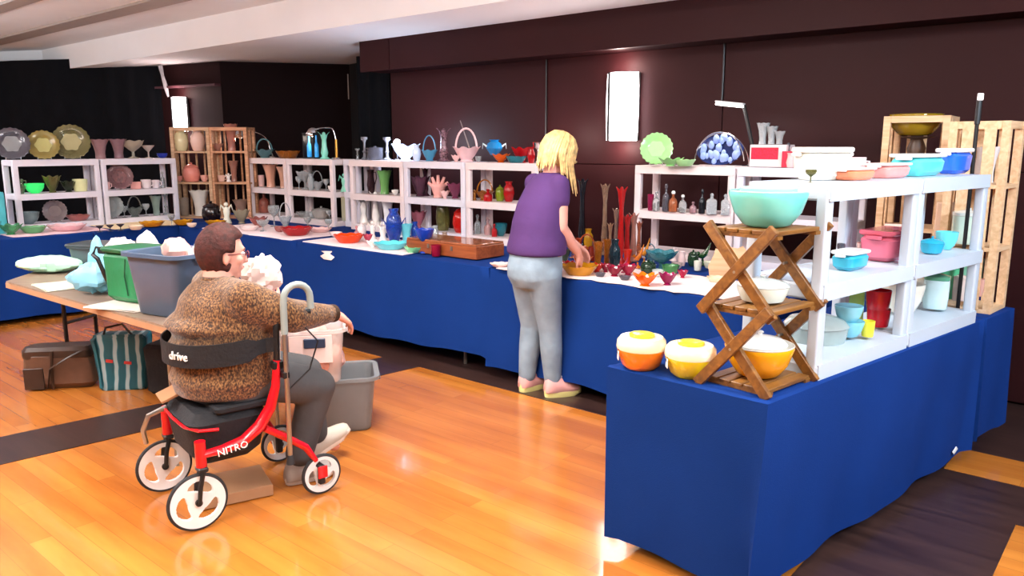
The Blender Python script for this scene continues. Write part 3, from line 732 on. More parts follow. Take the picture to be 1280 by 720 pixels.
shelf_row(L0, LD, 1.092, [
    ('pitcher', 25, 15, 18, G('98a088'), 'clear green pitcher at the left end of the middle shelf'),
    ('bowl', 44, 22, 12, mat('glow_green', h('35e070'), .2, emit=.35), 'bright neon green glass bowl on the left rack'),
    ('ruffle', 66, 20, 20, OLV, 'olive green handkerchief vase right of the neon green bowl'),
    ('ruffle', 86, 18, 13, G('3c4830'), 'dark green ruffled bowl on the left rack'),
    ('tumbler', 101, 17, 15, O('dfe4ae'), 'pale yellow-green jar beside the rack joint'),
    ('cup', 134, 9, 10, PINKL, 'small pink cup at the left end of the second rack'),
    ('plate', 151, 31, 28, G('a87a80'), 'pink fluted shell plate standing on the second rack', dict(m2=G('b08488'))),
    ('block', 170, 12, 9, O('e8a8a0'), 'small salmon pink box right of the shell plate', dict(flat=.6)),
    ('cup', 183, 14, 11, O('efe4e6'), 'white creamer on the second rack, middle shelf'),
    ('cup', 195, 11, 10, O('eadfe4'), 'white sugar bowl right of the white creamer'),
    ('bottle', 204, 6, 20, cl_, 'slim clear bottle at the right end of the second rack')])
shelf_row(L0, LD, .803, [
    ('bowl', 36, 26, 15, G('9ab0b4'), 'pale blue clear bowl on the bottom left shelf'),
    ('plate', 70, 27, 26, G('a89a9c'), 'upright clear ribbed plate on the bottom left shelf'),
    ('disc', 98, 28, 7, G('d8908c'), 'flat pink dish at the bottom of the left rack'),
    ('plate', 139, 30, 27, G('b8c4c8'), 'clear round plate leaning on the bottom shelf of the second rack'),
    ('goblet', 156, 9, 14, cl_, 'short clear goblet beside the leaning clear plate'),
    ('basket', 169, 20, 26, G('8a9490'), 'clear glass basket on the bottom shelf of the second rack'),
    ('goblet', 183, 9, 15, cr_, 'small cut glass goblet right of the clear basket'),
    ('flare', 196, 14, 24, G('b8d0c8'), 'clear aqua flared vase near the crate racks'),
    ('candle', 208, 8, 27, cl_, 'tall clear candlestick against the crate racks')])
z_rows(.756, [
    ('ruffle', 14, 293, 26, 12, G('68c088'), 'green ruffled glass dish at the left picture edge'),
    ('disc', 42, 291, 30, 8, G('88cc98'), 'pale green glass dish on the table front, far left'),
    ('disc', 84, 288, 44, 7, O('f0c4c8'), 'wide flat pink dish on the left table front'),
    ('martini', 125, 290, 10, 8, SMOK, 'small smoky dessert glass on the left table, left of three'),
    ('martini', 138, 289, 10, 8, SMOK, 'small smoky dessert glass on the left table, middle of three'),
    ('martini', 151, 288, 10, 8, SMOK, 'small smoky dessert glass on the left table, right of three'),
    ('disc', 190, 283, 30, 6, YEL, 'flat yellow glass dish on the left table front'),
    ('disc', 229, 281, 24, 6, YEL, 'yellow glass dish below the left crate rack'),
    ('goblet', 215, 282, 8, 14, cl_, 'clear goblet between the two yellow dishes'),
    ('lidjar', 265, 277, 23, 26, BLKG, 'round black jar with pink roses in front of the crate racks'),
    ('figure', 284, 279, 17, 28, O('e6e8d8'), 'cream and green flower figurine left of the seated woman\'s head'),
    ('ruffle', 302, 279, 20, 16, G('c8c0a8'), 'clear ruffled bowl at the corner of the tables'),
    ('disc', 270, 281, 26, 5, YEL, 'shallow yellow dish in front of the black rose jar')])
ro = bpy.data.objects['lidded_jar']
# crate racks
C0 = at(213, 8.75); CDV = Vector((math.cos(R(-4)), math.sin(R(-4)), 0))
shelf_row(C0, CDV, CZ + .732, [
    ('vase', 227, 18, 27, O('d8d0a4'), 'cream urn vase on the top tier of the left crate rack'),
    ('vase', 248, 18, 27, O('e0bcae'), 'pale pink urn vase on the top tier of the left crate rack'),
    ('flare', 290, 17, 33, G('d89888'), 'tall salmon glass vase on the top tier of the right crate rack'),
    ('ruffle', 272, 14, 9, G('d8a898'), 'small clear pink bowl on the top tier of the right crate rack')])
shelf_row(C0, CDV, CZ + .397, [
    ('lidjar', 240, 21, 24, O('df8a7c'), 'round coral pink jar on the middle tier of the left crate rack'),
    ('bowl', 224, 10, 7, O('e49c90'), 'tiny pink dish left of the coral jar'),
    ('bowl', 256, 10, 8, O('ecb0a4'), 'tiny pink dish right of the coral jar'),
    ('flare', 293, 12, 26, G('c89080'), 'slender pink vase on the middle tier of the right crate rack'),
    ('cup', 277, 10, 8, O('e8c0b0'), 'small pink cup on the right crate rack'),
    ('figure', 286, 9, 11, WHT, 'small white figurine on the middle tier of the right crate rack')])
shelf_row(C0, CDV, CZ + .022, [
    ('flare', 251, 24, 31, O('dcd8d0'), 'white opal flared vase at the bottom of the left crate rack'),
    ('tumbler', 231, 12, 22, G('c8b8a8'), 'clear tumbler at the bottom of the left crate rack'),
    ('flare', 302, 20, 20, G('c8a898'), 'clear fluted vase at the bottom of the right crate rack')])
# racks along the wall
B0 = st(0, 4.86)
shelf_row(B0, DU, 1.407, [
    ('basket', 331, 24, 24, G('7fb0b8'), 'pale teal basket vase under the left gooseneck lamp'),
    ('disc', 360, 30, 9, AMB, 'low amber dish between the two gooseneck lamps'),
    ('swung', 406, 15, 31, MINT, 'mint green tall vase beside the black display box'),
    ('candle', 456, 10, 28, G('a8a8b0'), 'clear candlestick left of the smoky square bowl'),
    ('canister', 469, 21, 17, SMOK, 'smoky grey square bowl between the clear candlesticks'),
    ('candle', 484, 11, 28, G('a0a0ac'), 'clear candlestick right of the smoky square bowl'),
    ('ruffle', 507, 34, 19, mat('opal_painted_glow', h('cfe4ff'), .2, 0, .2, emit=.8), 'glowing blue-white ruffled opal bowl lit by the small lamp'),  # emission puts the lamp's light on the opal into its material
    ('basket', 537, 20, 32, CYAN, 'sky blue glass basket right of the glowing bowl'),
    ('swung', 555, 19, 38, mat('dotted_plum', h('8a6a76'), .2, 0, .3, var=.9, scale=60), 'plum and white dotted vase on the top shelf'),
    ('basket', 583, 34, 42, O('edc4c8'), 'large pink milk glass basket with arched handle'),
    ('bowl', 598, 8, 7, cl_, 'tiny clear dish right of the pink basket'),
    ('ruffle', 626, 22, 10, ORG, 'low orange ruffled dish under the blue fish'),
    ('disc', 645, 26, 8, TEAL, 'flat teal dish left of the blonde woman\'s hair'),
    ('ruffle', 652, 26, 18, REDG, 'dark red ruffled bowl left of the blonde woman\'s neck', dict(off=.1)),
    ('plate', 820, 40, 40, O('9ad68a'), 'round scalloped jadeite green plate left of the blue plate', dict(m2=O('a6dc98'))),
    ('ruffle', 838, 30, 9, O('98d488'), 'low jadeite green ruffled dish beside the green plate', dict(off=-.06)),
    ('disc', 856, 26, 8, O('a0d090'), 'long pale green dish left of the blue plate', dict(off=-.04))])
shelf_row(B0, DU, 1.092, [
    ('flare', 339, 19, 28, O('d8a088'), 'peach fluted vase on the middle shelf, left of a pair'),
    ('flare', 355, 16, 26, O('c89880'), 'peach fluted vase against the rack post, right of a pair'),
    ('tumbler', 327, 8, 14, PINKL, 'small pink tumbler left of the peach vases'),
    ('compote', 382, 22, 22, cr_, 'cut crystal compote on the middle shelf'),
    ('basket', 397, 16, 24, cr_, 'cut crystal basket on the middle shelf'),
    ('goblet', 408, 8, 14, cr_, 'small cut crystal goblet near the rack post'),
    ('bowl', 414, 8, 6, WHT, 'tiny white dish at the right end of the crystal shelf'),
    ('figure', 431, 16, 24, MINT, 'mint green figure in the narrow rack gap'),
    ('pitcher', 464, 13, 29, G('382028', .4), 'dark plum pitcher on the middle shelf'),
    ('flare', 481, 19, 29, O('5f9a54'), 'green fluted flared vase on the middle shelf'),
    ('bowl', 494, 9, 6, WHT, 'small white dish right of the green fluted vase'),
    ('ruffle', 525, 24, 24, PURP, 'purple ruffled bowl on the middle shelf'),
    ('swung', 532, 12, 34, PURP, 'slim purple vase behind the lobed pink vase', dict(off=.08)),
    ('hand', 548, 28, 28, O('eeb0a8'), 'pink vase with finger-like lobes on the middle shelf'),
    ('ruffle', 569, 20, 18, G('a85078'), 'magenta ruffled bowl with a white rim'),
    ('basket', 606, 25, 26, AMB, 'amber glass basket on the middle shelf by the woman'),
    ('bottle', 610, 11, 15, REDG, 'small ruby bottle before the amber basket', dict(off=-.07)),
    ('lidjar', 625, 12, 20, G('a0b430'), 'lime green pear-shaped jar on the middle shelf'),
    ('vase', 636, 14, 25, REDG, 'red glass vase beside the woman\'s back'),
    ('tumbler', 813, 8, 20, G('b82860'), 'pink glass tumbler at the left of the perfume bottles'),
    ('bottle', 820, 9, 24, cl_, 'clear perfume bottle beside the pink tumbler'),
    ('bottle', 832, 9, 34, SMOK, 'tall smoky perfume bottle on the right rack'),
    ('bottle', 841, 11, 26, G('c87850'), 'amber pink perfume bottle with a white top', dict(m2=WHT)),
    ('bottle', 853, 10, 22, cl_, 'short clear perfume bottle with a bright top', dict(m2=WHT)),
    ('bottle', 866, 9, 14, G('c8a0a8'), 'tiny pink perfume bottle in the middle of the row'),
    ('bottle', 877, 8, 30, DARK, 'dark tall bottle left of the square decanters'),
    ('sqbottle', 889, 14, 26, cr_, 'square cut glass decanter, larger of two'),
    ('sqbottle', 906, 11, 26, cr_, 'square clear decanter against the rack post')])
shelf_row(B0, DU, .803, [
    ('bottle', 331, 13, 28, G('c87868'), 'pink glass bottle on the bottom shelf by the crate racks'),
    ('bottle', 321, 10, 16, G('c06858'), 'small rosy bottle on the bottom shelf'),
    ('disc', 382, 24, 6, cl_, 'flat clear dish on the bottom shelf'),
    ('covered', 402, 24, 15, G('b8b4b0', .3), 'silver grey covered butter dish on the bottom shelf'),
    ('block', 434, 13, 30, O('a8a488'), 'grey-green tall card leaning in the narrow rack', dict(flat=.1, name='card', cat='card')),
    ('figure', 455, 17, 36, WHT, 'white milk glass figure at the left of the white group'),
    ('swung', 470, 16, 38, WHT, 'tall white milk glass vase with a dark handle'),
    ('flare', 485, 18, 36, O('e9eef4'), 'white ruffled milk glass vase behind the blue vase'),
    ('ruffle', 523, 20, 20, G('c8788a'), 'rose pink ruffled bowl behind the cobalt compote'),
    ('lidjar', 554, 18, 42, OLV, 'tall olive green fluted jar on the bottom shelf'),
    ('lidjar', 578, 25, 34, G('d01c10', .3), 'bright red lidded jar on the brown box'),
    ('bottle', 597, 9, 24, cl_, 'clear perfume bottle right of the red jar'),
    ('bottle', 610, 10, 20, G('d8b0b0'), 'clear pink bottle on the bottom shelf near the woman'),
    ('bowl', 626, 16, 16, TEAL, 'teal glass bowl behind the standing woman\'s hip')])
z_rows(.757, [
    ('basket', 357, 283, 17, 30, cl_, 'clear glass basket with tall handle on the corner table'),
    ('goblet', 343, 283, 14, 26, cl_, 'large clear goblet on the corner table'),
    ('ruffle', 323, 284, 22, 12, G('c87870'), 'rose glass bowl on the corner table'),
    ('disc', 371, 294, 40, 10, REDG, 'wide flat red dish near the corner of the back table'),
    ('disc', 400, 290, 30, 5, PINKL, 'flat pink tray right of the wide red dish'),
    ('disc', 436, 303, 38, 10, G('f04a10', .3), 'flame orange dish at the table edge'),
    ('ruffle', 460, 303, 12, 10, G('e06080'), 'small rose dish right of the flame orange dish'),
    ('fish', 493, 305, 22, 44, BLU, 'blue fish-shaped glass vase in the front row'),
    ('figure', 479, 303, 18, 28, WHT, 'white milk glass swan in the front row'),
    ('flare', 508, 304, 17, 24, O('6ad4e4'), 'turquoise vase between the blue vases'),
    ('disc', 489, 311, 44, 8, O('5cd0dc'), 'flat turquoise dish at the table edge'),
    ('disc', 518, 315, 26, 7, O('84dca0'), 'flat mint green dish beside the turquoise dish'),
    ('compote', 531, 316, 24, 30, G('2050d0', .4), 'cobalt blue compote in the front row'),
    ('tumbler', 545, 320, 13, 14, RUBY, 'ruby red glass left of the brown box'),
    ('vase', 544, 306, 10, 24, cl_, 'clear bud vase behind the ruby glass'),
    ('disc', 625, 333, 26, 4, O('f3dcd4'), 'small white saucer at the table edge by the woman\'s hip')])
# middle table right of the woman
z_rows(.757, [
    ('swung', 727, 312, 15, 86, DARK, 'tall dark glass bottle vase with a pale label behind the woman\'s hand'),
    ('swung', 755, 318, 13, 86, G('b09078'), 'tall smoky swung vase, tallest left of the red ones'),
    ('swung', 775, 330, 15, 94, G('b81c1c', .3), 'tallest red swung vase'),
    ('swung', 769, 322, 10, 60, G('a88878'), 'slim clear swung vase left of the tallest red vase'),
    ('swung', 783, 328, 14, 58, G('b02020', .3), 'shorter red swung vase'),
    ('swung', 791, 326, 14, 58, G('d09888'), 'pinkish clear swung vase by the rack post'),
    ('vase', 768, 337, 15, 38, G('16303c', .3), 'dark teal vase with a white flower among the red glass'),
    ('basket', 733, 322, 26, 30, G('b04a18', .4), 'rust orange glass basket behind the hand'),
    ('flare', 747, 336, 15, 34, AMB, 'amber fluted vase left of the dark teal vase'),
    ('flare', 758, 331, 12, 32, G('b06818'), 'deep amber vase behind the dark teal vase'),
    ('ruffle', 706, 330, 14, 18, DKG, 'green glass bowl left of the woman\'s hand'),
    ('ruffle', 711, 337, 16, 10, REDG, 'small red dish under the woman\'s hand'),
    ('disc', 724, 343, 46, 12, YEL, 'large yellow ruffled ashtray under the woman\'s hand'),
    ('ruffle', 728, 335, 24, 14, G('e06010', .4), 'orange glass bowl behind the yellow ashtray'),
    ('bird', 797, 335, 20, 30, G('e08018', .4), 'amber orange glass bird by the rack post'),
    ('bird', 805, 331, 18, 34, G('d89030', .4), 'golden glass bird behind the orange one'),
    ('ruffle', 768, 345, 22, 12, RUBY, 'magenta ruby flower-shaped dish'),
    ('ruffle', 785, 344, 22, 13, G('a81440', .35), 'crimson ruffled candle dish'),
    ('disc', 750, 346, 14, 5, SMOK, 'small smoky dish at the table edge'),
    ('disc', 781, 350, 15, 5, SMOK, 'small grey dish at the table edge under the crimson dish'),
    ('ruffle', 806, 357, 30, 14, G('ff7a08', .3), 'bright orange ruffled dish nearest the table edge'),
    ('lidjar', 810, 342, 20, 18, DKG, 'green and white glass candy dish'),
    ('compote', 826, 338, 40, 24, G('4898a8'), 'wide teal glass compote'),
    ('disc', 838, 343, 22, 12, G('58a868'), 'green glass dish below the teal compote'),
    ('ruffle', 834, 356, 22, 14, G('a01058', .35), 'magenta glass bird dish at the table edge'),
    ('ruffle', 853, 347, 13, 9, G('b81048', .35), 'small crimson dish right of the magenta one'),
    ('pitcher', 852, 332, 12, 18, O('ecd0d0'), 'small pale pink pitcher'),
    ('lidjar', 866, 332, 14, 20, DKG, 'dark green lidded jar by the rack'),
    ('bird', 878, 331, 26, 28, G('285830', .4), 'dark green glass bird by the rack'),
    ('disc', 886, 335, 14, 8, O('d8dcc4'), 'small pale green dish near the peach board'),
    ('disc', 895, 352, 24, 6, O('eecfae'), 'low peach dish at the foot of the peach board')])

# ---------------------------------------------------------------- the two near racks
q0 = RN + BR * 0.15
def near(z, rows): shelf_row((q0.x, q0.y, 0), (DR.x, DR.y, 0), z, rows)
near(1.420, [
    ('rect', 1026, 66, 40, O('f1ecdf'), 'large white covered casserole on the near rack top', dict(m2=O('f6f2ec'), flat=.6, rz=R(10), off=.06)),
    ('cup', 1070, 24, 24, O('ecd6dc'), 'pale pink mug right of the white casserole', dict(off=.10)),
    ('rect', 1066, 62, 15, O('f08a60'), 'orange oblong dish on the near rack top', dict(m2=O('f6e4da'), flat=.55, rz=R(40), off=-.02)),
    ('rect', 1108, 66, 18, O('ef9a94'), 'salmon pink oblong dish on the near rack top', dict(m2=O('f6dcd8'), flat=.55, rz=R(40), off=-.01)),
    ('rect', 1146, 76, 27, O('5fd8dc'), 'turquoise oblong dish on the near rack top', dict(m2=O('e8f4f6'), flat=.55, rz=R(40))),
    ('rect', 1191, 52, 31, O('2a6ae0'), 'bright blue oblong dish at the right end of the near rack top', dict(m2=O('f0f2f6'), flat=.55, rz=R(40))),
    ('goblet', 1013, 14, 16, OLV, 'small olive glass at the left end of the near rack top', dict(off=-.03))])
near(1.080, [
    ('rect', 1062, 50, 24, O('2aa4be'), 'teal baking dish with white lid on the near middle shelf', dict(m2=O('eef2f0'), flat=.6, rz=R(40), off=-.03)),
    ('rect', 1108, 72, 38, O('e0708a'), 'large pink casserole on the near middle shelf', dict(m2=O('dc6a80'), flat=.6, rz=R(40))),
    ('covered', 1164, 28, 22, O('1f9fc0'), 'teal covered dish on the near middle shelf', dict(off=-.05)),
    ('bowl', 1182, 26, 22, O('62d0e0'), 'light turquoise bowl beside the teal covered dish', dict(off=-.03)),
    ('canister', 1206, 34, 44, O('d4ecda'), 'pale mint canister on the near middle shelf', dict(m2=O('eaf2ea'))),
    ('block', 1186, 34, 46, O('e0c0a8'), 'beige box behind the mint canister', dict(flat=.4, off=.12)),
    ('goblet', 1050, 10, 22, SMOK, 'smoky glass at the back of the near middle shelf', dict(off=.1))])
near(.810, [
    ('mixbowl', 1060, 36, 20, O('7cc8da'), 'light blue bowl, lower one of the stack', dict(off=-.03)),
    ('tumbler', 1097, 28, 22, mat('red_bowl_glass', h('c01020'), .2), 'red bowl on the near bottom shelf, lower one', dict(off=-.02)),
    ('tumbler', 1084, 16, 20, O('f0e040'), 'yellow cup beside the red bowls', dict(off=-.08)),
    ('mixbowl', 1126, 50, 36, O('ece6d6'), 'large cream mixing bowl on the near bottom shelf', dict(off=.04)),
    ('canister', 1168, 30, 46, O('c6e2e4'), 'pale blue canister with green lid on the near bottom shelf', dict(m2=O('58a080'), off=-.02)),
    ('canister', 1184, 24, 48, O('58b884'), 'green canister on the near bottom shelf', dict(m2=O('4a9a70'), off=.04)),
    ('canister', 1198, 16, 34, O('ecd8cc'), 'cream and pink canister on the near bottom shelf', dict(off=-.02)),
    ('canister', 1212, 26, 44, O('8edcc0'), 'mint green canister at the right end of the near bottom shelf', dict(off=.06)),
    ('block', 1060, 34, 58, O('b4e070'), 'lime green box standing behind the light blue bowls', dict(flat=.25, off=.12)),
    ('block', 1198, 40, 70, O('c8b098'), 'tan cardboard box behind the mint canisters', dict(flat=.2, off=.2))])
def stacked(base, kind, px, w, hh, m, label, z, **k):
    near(z, [(kind, px, w, hh, m, label, k)])
p = on_line(1060, .81, q0, DR); 
near(.81 + 20 * 2.86 / FPX + .003, [('mixbowl', 1060, 34, 20, O('8ad0e0'), 'light blue bowl, upper one of the stack', dict(off=-.03))])
near(.81 + 22 * 2.98 / FPX + .006, [('tumbler', 1097, 30, 24, G('c81424', .2), 'red bowl with clear rim, upper one, on the near bottom shelf', dict(off=-.02)),])
near(1.080, [
    ('block', 1125, 40, 30, O('f0c8b8'), 'pale salmon box behind the pink casserole', dict(flat=.3, off=.12)),
    ('canister', 1222, 18, 34, O('c8e4d4'), 'small mint jar at the right end of the near middle shelf', dict(off=.10)),
    ('bowl', 1084, 26, 16, O('f4d0cc'), 'pale pink bowl between the teal dish and the pink casserole', dict(off=.10))])
near(.810, [
    ('covered', 1146, 30, 34, O('ece8dc'), 'cream covered dish at the joint of the near bottom shelves', dict(off=.10)),
    ('bowl', 1110, 40, 18, O('e4e8d8'), 'pale flat bowl behind the red bowls', dict(off=.14)),
    ('cup', 1222, 14, 22, O('f0b8a8'), 'small salmon cup at the right end of the near bottom shelf', dict(off=-.04))])
# round cream bowl behind and clear cake cover seen through the stand
# ---------------------------------------------------------------- racks at the right end of the run
def crate_right(loc, rz, w, d, zs, label): return crate(loc, rz, w, d, zs, label, m=M_PINE, back_slats=3, side_slats=2)
c1 = st(-1.31, 4.74); crate_right((c1.x, c1.y, TZ + .004), ANG + R(4), .33, .34, [0.0, .32, .64, .955], 'pale pine crate rack holding the amber bowl, behind the near white rack')
e1 = NC + DN * 1.985 + BN * .02
crate_right((e1.x, e1.y, .744), R(44), .25, .26, [0.0, .30, .60, .915], 'pale pine crate rack at the right end of the near table')
pz = TZ + .004 + .645
item('mixbowl', on_line(1143, pz + .205, st(0, 4.9), DU) , 62, 26, G('a88a20', .35), 'large amber glass bowl on the dark stand in the pine rack')
bs = bpy.data.objects['mixing_bowl']
q = on_line(1143, pz + .016, st(0, 4.9), DU)
o = MB().lathe([(.001, 0), (.08, 0), (.08, .012), (.035, .03), (.05, .12), (.03, .17), (.10, .185), (.001, .186)], 20).build('bowl_stand', wood_mat('dark_wood', '3c2a20', '584030')); o.location = q
tag(o, 'dark turned stand under the amber bowl in the pine rack', 'stand')
pe = e1 + DN * .15 + BN * .10
for k, (px, lab, m_) in enumerate([(1216, 'white pitcher with blue and yellow flowers in the right pine rack', O('f0ecf0')), (1240, 'white vase with grey marking in the right pine rack', O('e8e2e0'))]):
    pp = e1 + DN * (.07 + .10 * k) + BN * .13
    item('flare' if k else 'pitcher', Vector((pp.x, pp.y, .744 + .622)), 22, 44, m_, lab, m2=m_)
# ---------------------------------------------------------------- crossed wooden stand
def xstand():
    t = thing('folding_stand', 'brown crossed-leg wooden three-tier stand on the near table', 'stand', (NC + DN * .045 + BN * .03).to_3d() + Vector((0, 0, .748)), R(40.7))
    W, Dp, Hh = .275, .24, .257      # x along the table edge, y across it
    bw, bt = .036, .018
    for lv in range(3):
        z = lv * Hh + .012 + (0.0)
        for k in range(5): MB().rbox((W / 2, (k + .5) * Dp / 5, z), (W - .01, Dp / 5 - .006, .014), .003).build('slat', M_STAND, t)
        for x in (.02, W - .02): MB().box((x, Dp / 2, z - .013 + (.004 if lv == 0 else 0)), (.03, Dp, .012)).build('cleat', M_STAND, t)
    for lv in range(2):
        z0, z1 = lv * Hh + .012, (lv + 1) * Hh + .012
        for xs, off in ((-.012, 0), (W + .012, 0)):
            for a, c, ox in (((0, z0 - .01), (Dp, z1 + .004), 0), ((Dp, z0 - .01), (0, z1 + .004), .02)):
                ya, za = a; yc, zc_ = c; L = math.hypot(yc - ya, zc_ - za); ang = math.atan2(zc_ - za, yc - ya)
                Mx = Matrix.Translation((xs + (ox if xs > 0 else -ox), (ya + yc) / 2, (za + zc_) / 2 + .004)) @ Matrix.Rotation(ang, 4, 'X')
                MB().rbox((0, 0, 0), (bt, L + .03, bw), .003, M=Mx).build('cross_leg', M_STAND, t)
            MB().tube([(xs - .03, Dp / 2, (z0 + z1) / 2), (xs + .03, Dp / 2, (z0 + z1) / 2)], .005, 8).build('bolt', M_METAL, t)
    return t
XS = xstand()
xc = NC + DN * .18 + BN * .15
item('mixbowl', Vector((xc.x, xc.y, .748 + .514 + .021)), 96, 44, O('74d4cc', .15), 'large turquoise mixing bowl on top of the wooden stand', m2=O('a8e6e0', .15))
item('mixbowl', Vector((xc.x, xc.y, .748 + .514 + .085)), 70, 24, O('8ee0d4', .15), 'small mint bowl nested inside the large turquoise bowl', m2=O('d4f4ee', .15))
item('covered', Vector((xc.x, xc.y, .748 + .257 + .021)), 64, 34, O('dce6dc', .15), 'white covered dish on the middle tier of the wooden stand', m2=G('e4ecea', .5))
item('mixbowl', Vector((xc.x, xc.y, .748 + .021)), 84, 40, O('f0a818', .15), 'large yellow-orange mixing bowl on the bottom tier of the wooden stand', m2=G('e8e8dc', .3))
item('covered', Vector((xc.x, xc.y, .748 + .021 + .035)), 66, 44, O('e8ecea', .15), 'white lidded bowl nested in the large yellow-orange bowl', m2=O('f2efe8', .2))
def lid_bowl(px, py, w, hh, m, label):
    p = on_z(px, py, .745); D = depth(p); r = w / 2 * D / FPX; H_ = hh * D / FPX
    o = MB().lathe([(.001, 0), (r * .6, 0), (r * .78, H_ * .10), (r * .96, H_ * .42), (r * .98, H_ * .48), (.001, H_ * .48)], 32).build('mixing_bowl', m)
    MB().lathe([(r * .98, H_ * .48), (r, H_ * .52), (r * .97, H_ * .68), (r * .85, H_ * .76), (.001, H_ * .78)], 32).build('pale_bowl', O('f6e6c4', .2), o)
    MB().lathe([(r * .5, H_ * .76), (r * .52, H_ * .82), (r * .46, H_ * .84), (.001, H_ * .82)], 28).build('yellow_centre', O('f4d828', .2), o)
    o2 = MB().rbox((0, 0, 0), (.003, .028, .032), .004).build('price_tag', O('f4f2f0', .5), o, loc=(-r * .98, -r * .35, H_ * .36))
    MB().tube([(-r * .95, -r * .3, H_ * .5), (-r * 1.02, -r * .34, H_ * .45), (-r * .99, -r * .35, H_ * .39)], .0015, 5).build('tag_string', M_BLKP, o)
    o.location = p; return tag(o, label, 'bowl')
lid_bowl(801, 459, 62, 52, O('ee8418', .15), 'orange bowl with pale yellow inside at the left corner of the near table')
lid_bowl(862, 469, 64, 52, O('e4c81c', .15), 'yellow bowl between the orange bowl and the wooden stand')
# clear covered bowl and cream pot just behind the stand
item('covered', Vector((1.19, 2.98, .745)), 76, 58, G('c8d8d4', .5), 'clear covered glass bowl between the stand and the near rack', m2=G('dce8e4', .6))
# ---------------------------------------------------------------- figures
def remeshed(b, name, m, parent, voxel=0.008, it=4, fac=0.5, base=None):
    if base is not None: b.v = [tuple(Vector(v) - base) for v in b.v]
    o = b.build(name, m, parent, smooth=False)
    r = o.modifiers.new('remesh', 'REMESH'); r.mode = 'VOXEL'; r.voxel_size = voxel; r.use_smooth_shade = True
    if it:
        s = o.modifiers.new('smooth', 'SMOOTH'); s.factor = fac; s.iterations = it
    return o
def add_hand(b, w, d, n, side, sc_=1.0, curl=0.35, spread=0.06, thumb_open=0.9):
    """w wrist, d finger direction, n back-of-hand normal, side +1/-1 for the thumb side"""
    w, d, n = Vector(w), Vector(d).normalized(), Vector(n); n = (n - d * n.dot(d)).normalized(); x = d.cross(n) * side; q = sc_
    for k, o in enumerate((.030, .010, -.010, -.029)):
        b.caps(w + x * o * .55 * q, .017 * q, w + d * .082 * q + x * o * q, .0125 * q, 10)
    for k, (o, L) in enumerate(((.031, .068), (.010, .076), (-.011, .070), (-.030, .054))):
        p = w + d * .084 * q + x * o * q; dd = (d + x * spread * (o / .03)).normalized(); a = curl * (0.9 + .12 * k)
        r0 = .0095 * q
        for j, f in enumerate((.45, .32, .23)):
            dd = (dd * math.cos(a) - n * math.sin(a)).normalized(); nn_ = n
            e = p + dd * L * f * q * 1.15; b.caps(p, r0, e, r0 * .9, 8); p = e; r0 *= .9
            n_loc = n
    t0 = w + d * .022 * q + x * .026 * q
    t1 = t0 + (x * thumb_open + d * .8 - n * .35).normalized() * .038 * q; t2 = t1 + (x * .35 + d * 1.0 - n * .3).normalized() * .032 * q; t3 = t2 + (d - n * .3).normalized() * .024 * q
    b.caps(t0, .014 * q, t1, .011 * q, 8); b.caps(t1, .011 * q, t2, .0095 * q, 8); b.caps(t2, .0095 * q, t3, .008 * q, 8)
